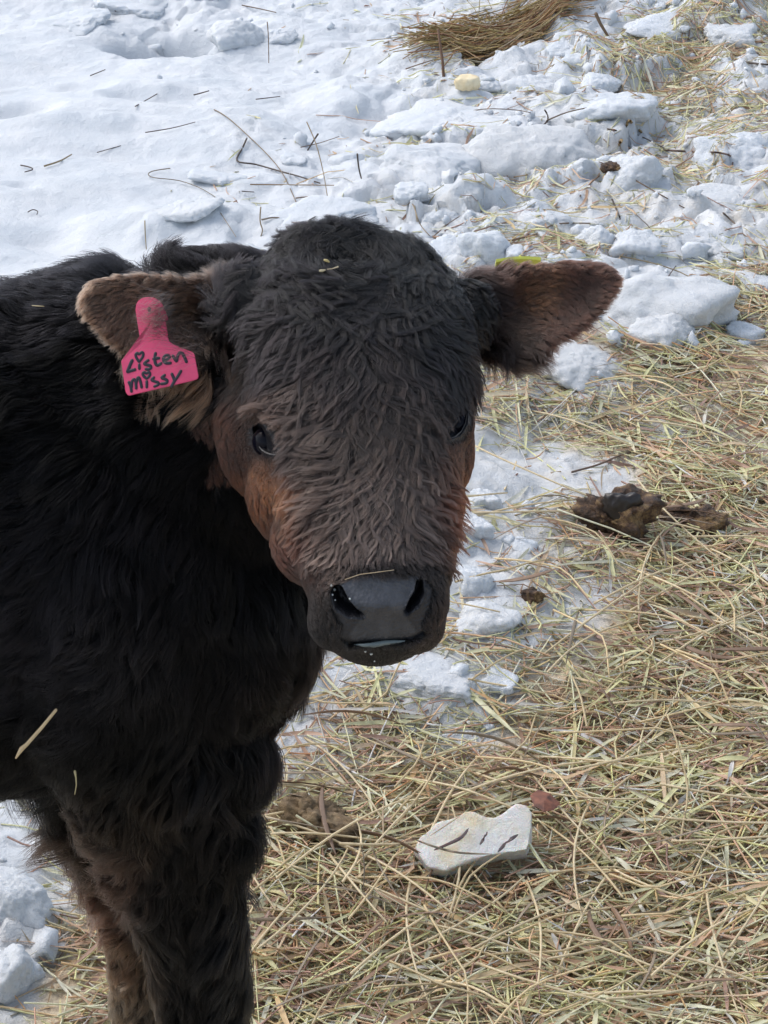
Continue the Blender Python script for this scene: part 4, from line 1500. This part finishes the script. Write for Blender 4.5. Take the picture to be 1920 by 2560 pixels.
def strands(name, x, y, zo, ang, L, wid, blade, tilt, K=6, seed=0, dark=None, follow=True):
    r_ = np.random.default_rng(seed)
    n = len(x)
    t = np.linspace(-.5, .5, K)
    curv = r_.normal(0, .16, n) + (r_.random(n) < .16) * r_.normal(0, .9, n)
    kink = np.where(r_.random(n) < .18, r_.normal(0, .8, n), 0)
    kp = r_.uniform(-.3, .3, n)
    P = np.zeros((n, K, 3))
    px_, py_ = x.copy(), y.copy()
    step = L / (K - 1)
    a0 = ang - curv * .5
    P[:, 0, 0], P[:, 0, 1] = x - np.cos(ang) * L / 2, y - np.sin(ang) * L / 2
    for k in range(1, K):
        a_ = a0 + curv * (k - .5) / (K - 1) + kink * (t[k] > kp)
        P[:, k, 0] = P[:, k - 1, 0] + np.cos(a_) * step
        P[:, k, 1] = P[:, k - 1, 1] + np.sin(a_) * step
    hz = H(P[:, :, 0].ravel(), P[:, :, 1].ravel()).reshape(n, K)
    lin = hz.mean(1)[:, None] + (hz[:, -1] - hz[:, 0])[:, None] * t[None, :]
    hz = np.maximum(hz * .35 + lin * .65, hz - .004)
    P[:, :, 2] = hz + zo[:, None] + tilt[:, None] * (t * L[:, None]) + (r_.normal(0, .10, n) * L)[:, None] * (.25 - t[None, :] ** 2)
    T = np.gradient(P, axis=1)
    T /= np.linalg.norm(T, axis=2)[:, :, None]
    up_ = np.array([0, 0, 1.0])
    S = np.cross(T, up_)
    S /= np.linalg.norm(S, axis=2)[:, :, None] + 1e-9
    U = np.cross(S, T)
    roll = r_.uniform(-.9, .9, n)[:, None] + r_.normal(0, .6, n)[:, None] * t[None, :] * 2
    c_, s_ = np.cos(roll)[:, :, None], np.sin(roll)[:, :, None]
    S2 = S * c_ + U * s_
    U2 = U * c_ - S * s_
    tap = np.where(blade[:, None], 1 - .75 * np.abs(t[None, :] * 2) ** 3, 1 - .25 * (t[None, :] + .5))
    wd = (wid[:, None] * tap)[:, :, None] * .5
    ci = r_.choice(len(PAL), n, p=PW)
    c = np.minimum(PAL[ci] * np.array([1.26, 1.13, 1.06]) * r_.uniform(1.25, 1.95, (n, 1)), .90)
    c = np.where(blade[:, None], c * .78, c)
    c = c * np.minimum(1, .84 / c.max(1))[:, None]
    if dark is not None:
        c = c * (dark if dark.ndim == 2 else dark[:, None])
    Vall, Fall, Call, off = [], [], [], 0
    for kind_ in (False, True):
        m = blade == kind_
        if not m.any():
            continue
        p, s, u, w_, cc = P[m], S2[m], U2[m], wd[m], c[m]
        if kind_:      # blade: a shallow folded ribbon, three verts across
            rr = np.stack([p - s * w_ + u * w_ * .35, p, p + s * w_ + u * w_ * .35], 2)
            R = 3
            pairs = [(0, 1), (1, 2)]
        else:
            rr = np.stack([p + w_ * (s * math.cos(q) + u * math.sin(q)) for q in (.5, 2.6, 4.7)], 2)
            R = 3
            pairs = [(0, 1), (1, 2), (2, 0)]
        nn = len(p)
        vid = np.arange(nn * K * R).reshape(nn, K, R) + off
        for a_, b_ in pairs:
            Fall.append(np.stack([vid[:, :-1, a_].ravel(), vid[:, :-1, b_].ravel(), vid[:, 1:, b_].ravel(), vid[:, 1:, a_].ravel()], 1))
        Vall.append(rr.reshape(-1, 3))
        Call.append(np.repeat(cc, K * R, axis=0))
        off += nn * K * R
    me = quick_mesh(name, np.concatenate(Vall), np.concatenate(Fall))
    vcol(me, np.concatenate(Call))
    return me


def scatter(n_try, x0, x1, y0, y1, power, seed):
    r_ = np.random.default_rng(seed)
    x, y = r_.uniform(x0, x1, n_try), r_.uniform(y0, y1, n_try)
    qx, qy = gpx(x, y)
    P_ = np.stack([x, y, 0 * x], 1)
    dn = gridmap(HAY, qx, qy)
    cl = np.clip(.8 + 1.0 * fbm(P_ * 6, 4, 55), .06, 1.8)
    dn = np.where(dn > .8, dn, dn * cl)
    k = r_.random(n_try) < dn ** power
    return x[k], y[k], dn[k]


# clear spots where the ice slab, lumps and dung show through
CLEAR = [(1185, 2070, 150, 66), (1205, 1215, 45, 55), (1185, 1415, 55, 70), (1200, 1530, 70, 55), (1110, 1690, 120, 40), (1258, 1680, 45, 36), (1160, 1828, 42, 22), (20, 2190, 90, 90), (15, 2400, 75, 80), (1528, 1288, 80, 46), (1274, 1332, 22, 26), (1600, 720, 200, 90), (1880, 815, 46, 38)]


def not_clear(x, y, frac, seed, zo=0.0):
    r_ = np.random.default_rng(seed)
    qx, qy, _d = proj(np.stack([x, y, H(x, y) + .02], 1))
    keep = np.ones(len(x), bool)
    for cx, cy, rx, ry in CLEAR:
        ins = ((qx - cx) / rx) ** 2 + ((qy - cy) / ry) ** 2 < 1
        keep &= ~(ins & (r_.random(len(x)) > frac))
    return keep


def main_hay(n_try, seed, x0=-1.1, x1=1.35, y0=1.55, y1=5.7):
    x, y, dn = scatter(n_try, x0, x1, y0, y1, 1.35, seed)
    k = not_clear(x, y, .05, seed)
    x, y, dn = x[k], y[k], dn[k]
    r_ = np.random.default_rng(seed + 1)
    n = len(x)
    ang = r_.normal(0, .75, n) + .12
    ang = np.where(r_.random(n) < .3, r_.uniform(0, math.pi, n), ang)
    L = np.clip(r_.lognormal(math.log(.066), .5, n), .015, .22)
    blade = r_.random(n) < .34
    wid = np.where(blade, r_.uniform(.003, .0065, n), r_.uniform(.0014, .0035, n))
    lay = r_.random(n)
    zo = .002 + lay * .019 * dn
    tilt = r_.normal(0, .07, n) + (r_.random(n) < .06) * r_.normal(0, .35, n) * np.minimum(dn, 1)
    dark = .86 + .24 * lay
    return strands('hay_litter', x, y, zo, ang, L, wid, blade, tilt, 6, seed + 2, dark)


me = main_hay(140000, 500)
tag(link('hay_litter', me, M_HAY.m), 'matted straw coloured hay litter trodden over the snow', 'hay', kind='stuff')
# chaff: short bits in the mat and a few on the snow
x, y, dn = scatter(170000, -1.1, 1.35, 1.55, 5.7, 1.3, 900)
k = not_clear(x, y, .12, 3)
x, y, dn = x[k], y[k], dn[k]
n = len(x)
blade = rng.random(n) < .5
me = strands('chaff', x, y, .001 + .014 * dn * rng.random(n), rng.uniform(0, 3.14, n), rng.uniform(.006, .030, n), rng.uniform(.0012, .0035, n), blade, rng.normal(0, .25, n), 3, 7, .45 + .5 * rng.random(n))
tag(link('chaff', me, M_HAY.m), 'short broken bits of hay strewn through the litter', 'chaff', kind='stuff')

# matted hay clump in the far hollow
r_ = np.random.default_rng(31)
n = 900
t_ = r_.random(n)
cxp = 1100 + 290 * t_
cyp = 150 - 62 * t_ + r_.normal(0, 20, n) * (1 - .3 * t_)
pts = np.array([gp(a_, b_, .0) for a_, b_ in zip(cxp, cyp)])
base = on_ground(1240, 175)
zz = H(pts[:, 0], pts[:, 1])
zo = .035 * r_.random(n) + .01 + np.maximum(0, -zz) * .4
me = strands('stalks', pts[:, 0], pts[:, 1], zo, r_.normal(.35, .38, n), r_.uniform(.06, .26, n), r_.uniform(.0015, .004, n), r_.random(n) < .25, r_.normal(0, .12, n), 6, 32, (.40 + .40 * r_.random(n))[:, None] * np.array([[.95, .76, .56]]))
cl_ = empty('hay_clump', base)
tag(cl_, 'dark matted clump of hay lying in the far snow hollow behind the twig', 'hay clump')
o = link('stalks', me, M_HAY.m, cl_)
tag(o, kind='stuff')

# single stalks that can be picked out on the snow: layout path, thickness px, colour, lift, label
DK, BR, ST = (.10, .075, .06), (.24, .16, .10), (.52, .40, .22)
SINGLE = [
    ([(338, 266), (375, 245), (410, 226), (448, 220)], 3, DK, 'dark arched stalk on smooth snow under the hollow'),
    ([(485, 237), (505, 232), (522, 227)], 4, DK, 'short dark thick-tipped stalk on smooth snow'),
    ([(364, 331), (430, 320), (488, 305)], 3, DK, 'long thin dark stalk lying below the arched one'),
    ([(243, 381), (302, 364)], 2.5, DK, 'thin short stalk left of the long dark one'),
    ([(111, 415), (150, 402), (179, 386)], 5, (.34, .27, .15), 'thick olive straw alone on the smooth snow'),
    ([(52, 413), (75, 418), (81, 424), (62, 430)], 4, DK, 'small hooked dark stalk beside the olive straw'),
    ([(226, 189), (263, 174)], 3, DK, 'small slanting stalk in the shallow dent'),
    ([(265, 27), (278, 25), (290, 28)], 3, DK, 'tiny dark stalk on the far smooth snow'),
    ([(605, 13), (650, 22), (690, 31)], 3.5, (.2, .15, .11), 'brown stalk lying over the far snow block'),
    ([(579, 84), (580, 114)], 7, (.40, .30, .18), 'stub of straw standing in front of the snow block'),
    ([(668, 55), (671, 95), (672, 158)], 3, BR, 'upright thin stem rising from the far snow'),
    ([(507, 271), (535, 274), (570, 295), (610, 330), (670, 388), (710, 440), (748, 524)], 3.5, (.30, .22, .14), 'longest curved brown stem arching down to the snow mound'),
    ([(617, 346), (606, 370), (593, 402), (640, 411), (700, 428), (745, 440), (800, 458)], 5, DK, 'dark stem bent sharply at its end over the curved one'),
    ([(425, 421), (385, 427), (371, 435), (385, 444), (450, 452), (510, 475), (578, 520)], 3, (.28, .24, .18), 'grey hooked stem running to the brown leaf scrap'),
    ([(626, 461), (720, 462), (835, 463)], 3.5, (.38, .27, .15), 'straight straw under the crossing stems'),
    ([(767, 305), (790, 360), (808, 430), (820, 502)], 3, (.45, .34, .2), 'upright pale stem beside the crossing straws'),
    ([(795, 335), (782, 355), (769, 376)], 5, DK, 'short dark slanting stalk beside the upright pale stem'),
    ([(752, 368), (800, 357), (848, 341)], 2.5, BR, 'thin slanting twiglet behind the crossing straws'),
    ([(893, 385), (897, 420), (905, 452)], 5, DK, 'short dark upright blade beside the snow wedge'),
    ([(925, 468), (880, 485), (836, 501)], 5, (.17, .12, .10), 'dark twisted blade in front of the snow wedge'),
    ([(740, 495), (775, 493), (805, 509)], 4, (.22, .17, .13), 'small curved brown blade by the snow mound'),
    ([(546, 524), (590, 592)], 2.5, (.42, .34, .24), 'pale thin stem leaning above the calf\'s neck'),
    ([(362, 552), (363, 585), (366, 625)], 3.5, (.45, .36, .22), 'pale stem poking up behind the calf\'s back'),
    ([(652, 518), (650, 552), (656, 575), (652, 590)], 4, (.38, .3, .2), 'crinkled blade rising behind the poll'),
    ([(655, 549), (680, 544), (708, 545)], 5, (.32, .26, .2), 'crinkled grey blade lying level behind the poll'),
    ([(640, 248), (700, 241)], 3, DK, 'short level stalk above the longest curved stem'),
    ([(70, 530), (82, 524), (94, 528), (92, 536)], 3, DK, 'small curl of dark stalk on the nearer smooth snow'),
    ([(605, 478), (635, 480)], 3, DK, 'tiny dark stalk by the brown leaf scrap'),
    ([(960, 108), (1010, 92), (1055, 80), (1092, 86)], 4, (.4, .31, .2), 'straw curving up to the brown twig'),
    ([(1105, 84), (1120, 60), (1135, 33)], 5, BR, 'slanting stalk above the brown twig'),
    ([(1015, 172), (1050, 160), (1082, 150)], 3.5, BR, 'thin brown stalk left of the brown twig'),
    ([(1490, 34), (1502, 60), (1526, 100)], 10, (.22, .15, .09), 'thick brown blade standing on far snow'),
    ([(1650, 0), (1700, 60), (1732, 112)], 3.5, BR, 'long thin stalk slanting across far snow'),
    ([(1130, 292), (1180, 277), (1230, 272), (1290, 275), (1328, 282)], 3, (.2, .15, .11), 'thin stalk arched across the smooth boulder'),
    ([(1255, 347), (1310, 338), (1355, 316), (1370, 295), (1362, 275)], 6, (.14, .10, .08), 'dark hooked blade draped over the cracked boulder'),
    ([(1370, 300), (1420, 280), (1490, 265)], 4, (.2, .15, .1), 'stem continuing from the dark hooked blade'),
    ([(1548, 362), (1562, 330), (1572, 302), (1590, 318), (1610, 336)], 9, (.48, .34, .16), 'thick golden straw bent like a roof over the round boulder'),
    ([(1478, 316), (1540, 326), (1600, 340), (1660, 370)], 4.5, DK, 'dark stalk running under the bent golden straw'),
    ([(1660, 375), (1740, 380), (1800, 382), (1832, 395), (1826, 425)], 6, (.18, .12, .10), 'long dark blade hooked at its far tip'),
    ([(1838, 151), (1880, 158), (1925, 162)], 7, DK, 'dark flat stalk at the far strawy bank'),
    ([(1240, 450), (1330, 435), (1462, 412)], 3.5, (.46, .34, .2), 'long pale straw below the cracked boulder'),
    ([(1450, 490), (1480, 455), (1520, 425)], 4, BR, 'curved brown stalk below the small brown clod'),
    ([(1570, 440), (1640, 480), (1720, 525)], 4, BR, 'slanting brown stalk left of the rough lump'),
    ([(1752, 484), (1800, 525), (1838, 560)], 5.5, (.2, .14, .1), 'dark stalk with crossing bits on the rough lump'),
    ([(1530, 498), (1548, 540), (1550, 548)], 5, DK, 'short dark crossed stalk on snow'),
    ([(1568, 515), (1600, 545), (1624, 575), (1560, 578), (1525, 612)], 3, (.24, .2, .17), 'thin bent stem outlining a triangle on snow'),
    ([(1270, 602), (1340, 585), (1390, 560), (1475, 558)], 5, (.26, .19, .13), 'long brown blade behind the blue-grey block'),
    ([(1080, 592), (1130, 596), (1173, 590)], 8, (.42, .27, .18), 'broad reddish tan blade on snow by the poll'),
    ([(980, 495), (1010, 515), (1030, 508), (1050, 560), (1075, 590)], 3.5, (.44, .34, .22), 'pale forked stem behind the poll'),
    ([(1085, 590), (1120, 560), (1150, 540)], 3, BR, 'thin stalk leaning on the blue-grey block'),
    ([(1670, 740), (1664, 715), (1672, 690), (1690, 665)], 4, (.20, .15, .14), 'thin curled stem on the largest slab'),
    ([(1870, 668), (1898, 662)], 9, (.2, .14, .11), 'stubby brown blade on the grey lump'),
    ([(1550, 640), (1640, 660), (1720, 690), (1790, 745)], 4, (.34, .28, .18), 'long thin stem over the top of the largest slab'),
    ([(1510, 870), (1560, 850), (1640, 805), (1700, 780)], 4, (.3, .22, .15), 'thin stem crossing the foot of the largest slab'),
    ([(1430, 1180), (1500, 1160), (1560, 1135), (1640, 1118)], 6, (.22, .15, .11), 'dark brown bent stalk on the snowy hay'),
]
for pts_, wpx, c_, lb in SINGLE:
    K_ = smooth_rings(pts_, 4) if len(pts_) > 2 else smooth_rings([pts_[0], ((pts_[0][0] + pts_[1][0]) / 2, (pts_[0][1] + pts_[1][1]) / 2), pts_[1]], 3)
    upright = 'upright' in lb or 'poking' in lb or 'standing' in lb or 'rising' in lb
    if upright:
        foot = on_ground(*pts_[-1])
        df = proj(foot)[2]
        P_ = np.array([pc(a_, b_, df) for a_, b_ in K_])
    else:
        P_ = np.array([on_ground(a_, b_) for a_, b_ in K_])
        d_ = np.array([0, 0, 1.0])
        zf = np.convolve(np.pad(P_[:, 2], 3, mode='edge'), np.ones(7) / 7, mode='valid')
        gpts = []
        for (a_, b_), z_ in zip(K_, np.maximum(zf, P_[:, 2]) + .006):
            gpts.append(gp(a_, b_, z_))
        P_ = np.array(gpts)
    dm_ = proj(P_)[2].mean()
    me = tube_mesh('hay_stalk', P_, np.linspace(1, .7, len(P_)) * wpx / FPX * dm_ * .5, 5)
    vcol(me, np.tile(np.array(c_), (len(me.vertices), 1)))
    tag(link('hay_stalk', me, M_HAY.m), lb, 'hay stalk', 'single stalks lying on the snow')

# the brown twig upright in the snow, a leaf scrap and a rusty leaf
f0 = on_ground(1108, 190)
d0 = proj(f0)[2]
tw = tube_mesh('twig', [pc(1110, 200, d0), pc(1106, 150, d0), pc(1100, 110, d0), pc(1095, 74, d0)], [.0035, .0032, .003, .0026], 7)
tag(link('twig', tw, M_STICK), 'reddish brown twig standing upright in the snow by the matted hay', 'twig')
for (pts_, m, lb) in (([(1325, 1990), (1345, 1975), (1375, 1985), (1400, 2010), (1385, 2025), (1360, 2030), (1335, 2015)], M_LEAF, 'rusty red dead leaf on the hay just past the stained ice slab'),
                      ([(584, 505), (592, 500), (598, 515), (598, 538), (590, 540), (582, 530)], M_STICK, 'brown leaf scrap caught on the smooth snow by the grey hooked stem')):
    b = bmesh.new()
    cx_ = sum(p[0] for p in pts_) / len(pts_)
    cy_ = sum(p[1] for p in pts_) / len(pts_)
    base_z = on_ground(cx_, cy_)[2] + (.036 if m is M_LEAF else .012)
    vs = [b.verts.new(gp(a_, b_, base_z + random.uniform(-.004, .006))) for a_, b_ in pts_]
    cv = b.verts.new(gp(cx_, cy_, base_z + .008))
    for i in range(len(vs)):
        b.faces.new([vs[i], vs[(i + 1) % len(vs)], cv])
    me = bpy.data.meshes.new('dead_leaf')
    b.to_mesh(me)
    b.free()
    o = link('dead_leaf', me, m)
    md = o.modifiers.new('t', 'SOLIDIFY')
    md.thickness = .0008
    tag(o, lb, 'leaf')

for pts_, wpx, c_, lb in (([(1085, 2125), (1125, 2108), (1155, 2092), (1172, 2070)], 9, (.13, .09, .10), 'dark purple brown curled blade across the left half of the ice slab'),
                          ([(1200, 2112), (1212, 2092), (1218, 2080)], 8, (.14, .10, .10), 'short purple brown blade on the middle of the ice slab'),
                          ([(1245, 2130), (1268, 2105), (1295, 2086)], 10, (.12, .085, .095), 'dark purple brown blade on the right part of the ice slab'),
                          ([(1035, 2098), (1090, 2118), (1150, 2132), (1230, 2135)], 6, (.34, .28, .2), 'long grey brown stalk lying over the foot of the ice slab'),
                          ([(1075, 2090), (1120, 2060), (1150, 2040)], 3, (.5, .4, .26), 'thin pale stalk slanting over the top of the ice slab')):
    K_ = smooth_rings(pts_, 3)
    zz_ = sb[2] + .075
    P_ = np.array([gp(a_, b_, zz_ + (2130 - b_) / 100 * .022 + (.006 if wpx < 8 else .016) * math.sin(b_ * .21 + a_ * .05)) for a_, b_ in K_])
    me = tube_mesh('hay_stalk', P_, (1 - .7 * np.abs(np.linspace(-1, 1, len(P_))) ** 3) * wpx / FPX * proj(P_)[2].mean() * .5, 6, flat=(np.array([0, -.6, .8]), .25))
    vcol(me, np.tile(np.array(c_), (len(me.vertices), 1)))
    tag(link('hay_stalk', me, M_HAY.m), lb, 'hay stalk', 'stalks lying over the ice slab')

# long loose stalks on top of the litter, one object each
SHAPES = []
r_ = np.random.default_rng(77)
KINDS = [('straight pale yellow stalk lying loose on the hay litter', (.86, .74, .50), .0034, 0), ('bent pale golden stalk lying loose on the hay litter', (.82, .68, .42), .0030, 1),
         ('broad brown blade lying loose on the hay litter', (.33, .22, .15), .0075, 2), ('narrow grey brown blade lying loose on the hay litter', (.36, .29, .21), .0045, 2)]
for kd_ in range(4):
    for v_ in range(7):
        lb, c_, wd, ty = KINDS[kd_]
        L_ = r_.uniform(.10, .24) if ty < 2 else r_.uniform(.07, .16)
        t_ = np.linspace(-.5, .5, 8)
        cv = r_.normal(0, .12)
        P_ = np.stack([t_ * L_, cv * L_ * (t_ ** 2) * 2, .012 * np.sin((t_ + .5) * 3.1)], 1)
        if ty == 1:
            k0 = r_.uniform(-.2, .2)
            a_ = r_.uniform(.4, 1.1) * r_.choice([-1, 1])
            far_ = t_ > k0
            dx_ = (t_[far_] - k0) * L_
            P_[far_, 0] = k0 * L_ + dx_ * math.cos(a_)
            P_[far_, 1] += dx_ * math.sin(a_)
        rad_ = wd * .5 * (np.linspace(1, .75, 8) if ty < 2 else 1 - .8 * np.abs(t_ * 2) ** 2.5)
        me = tube_mesh('loose_stalk', P_, rad_, 6, flat=None if ty < 2 else (np.array([0, math.sin(.5), math.cos(.5)]), .16))
        vcol(me, np.tile(np.array(c_) * r_.uniform(.8, 1.1), (len(me.vertices), 1)))
        me.materials.append(M_HAY.m)
        SHAPES.append((kd_, me))
MARKS = [(1185, 2085, 'the cream stained ice slab'), (1528, 1300, 'the tall dung pat'), (1738, 1305, 'the crumbled dung pat'), (1335, 1491, 'the smallest dung ball'), (1360, 2000, 'the rusty dead leaf'),
         (770, 2060, 'the mud clod'), (1190, 1420, 'the snow block by the nose'), (1258, 1682, 'the white snow nub'), (1222, 1810, 'the narrow snow tooth'), (1440, 905, 'the dirty lump under the ear tip'), (1880, 818, 'the clean snow block on hay'),
         (620, 2350, 'the calf\'s foreleg'), (1210, 1230, 'the snow lump by the cheek'), (1300, 2450, 'the nearest edge of the litter'), (1800, 2450, 'the nearest corner of the litter'), (1750, 1700, 'the thick litter far from the calf')]
cnt, used = 0, {}
while cnt < 240:
    qx, qy = r_.uniform(560, 1920), r_.uniform(930, 2560)
    g_ = gridmap(HAY, np.array([qx]), np.array([qy]))[0]
    if r_.random() > g_:
        continue
    P_ = on_ground(qx, qy)
    if not not_clear(P_[:1], P_[1:2], .0, 3)[0]:
        continue
    kd_, me = SHAPES[r_.choice(len(SHAPES))]
    if kd_ == 2 and r_.random() < .5:
        continue
    rz_ = r_.normal(.1, .8)
    mk = min(MARKS, key=lambda m_: (m_[0] - qx) ** 2 + (m_[1] - qy) ** 2)
    ex_, ey_ = qx - mk[0], qy - mk[1]
    dist = math.hypot(ex_, ey_)
    near = 'touching' if dist < 70 else 'close' if dist < 170 else 'some way' if dist < 330 else 'far'
    side = ('right of' if ex_ > 0 else 'left of') if abs(ex_) > abs(ey_) else ('below' if ey_ > 0 else 'above')
    lean = 'level' if abs(math.sin(rz_)) < .25 else 'rising' if math.tan(rz_) > 0 else 'falling'
    if near == 'touching':
        place = 'beside ' + mk[2]
    else:
        place = {'close': 'close ', 'some way': 'well ', 'far': 'far '}[near] + side + ' ' + mk[2]
    lb = '%s %s %s' % (lean, KINDS[kd_][0].split(' lying')[0], place)
    if used.get(lb, 0):
        continue
    used[lb] = 1
    o = bpy.data.objects.new('loose_stalk', me)
    COL.objects.link(o)
    o.location = (P_[0], P_[1], P_[2] + .010 + .019 * g_)
    o.rotation_euler = (r_.normal(0, .5), r_.normal(0, .07), rz_)
    tag(o, lb, 'hay stalk', 'loose stalks on top of the litter')
    cnt += 1

# bits of straw caught in the calf's coat
def coat_bit(name, pts_, wpx, c_, lb, off, cat='straw'):
    P_ = []
    for q in pts_:
        p_, n_v = hit(*q)
        P_.append(proj(p_)[2])
    d_ = min(P_) - off
    P_ = np.array([pc(a_, b_, d_) for a_, b_ in pts_])
    me = tube_mesh(name, P_, np.broadcast_to(np.asarray(wpx, float), (len(P_),)) / FPX * d_ * .5, 7)
    vcol(me, np.tile(np.array(c_), (len(me.vertices), 1)))
    return tag(link(name, me, M_HAY.m), lb, cat)


coat_bit('straw', [(140, 1775), (105, 1818), (66, 1862), (54, 1872), (40, 1895)], [8, 9, 10, 13, 5], (.72, .58, .36), 'thick pale straw stuck slantwise on the calf\'s black flank', .026)
coat_bit('straw', [(187, 1928), (190, 1945), (191, 1962), (187, 1986)], [7, 4, 3, 2], (.60, .52, .28), 'small greenish straw hanging on the calf\'s flank below the thick one', .026)
coat_bit('straw', [(862, 1449), (900, 1436), (940, 1431), (985, 1425)], [1.5, 2, 2, 1.5], (.55, .45, .30), 'thin straw lying across the top of the calf\'s nose', .008)
coat_bit('straw', [(660, 640), (657, 652), (654, 662)], [5, 7, 3], (.50, .42, .18), 'folded scrap of chaff in the fur beside the ear root', .035)
coat_bit('straw', [(811, 650), (818, 652), (823, 655)], [6, 8, 4], (.55, .47, .22), 'upper speck of chaff in the poll curls', .03)
coat_bit('straw', [(800, 677), (807, 677), (813, 675)], [7, 7, 4], (.50, .45, .30), 'lower speck of chaff in the poll curls', .03)
coat_bit('straw', [(818, 673), (830, 672), (845, 667)], [2, 2, 5], (.60, .52, .36), 'thin forked chaff between the specks in the poll curls', .03)
coat_bit('straw', [(80, 764), (95, 765), (110, 766)], [2, 3, 2], (.60, .50, .30), 'sliver of straw lying on the calf\'s back', .03)
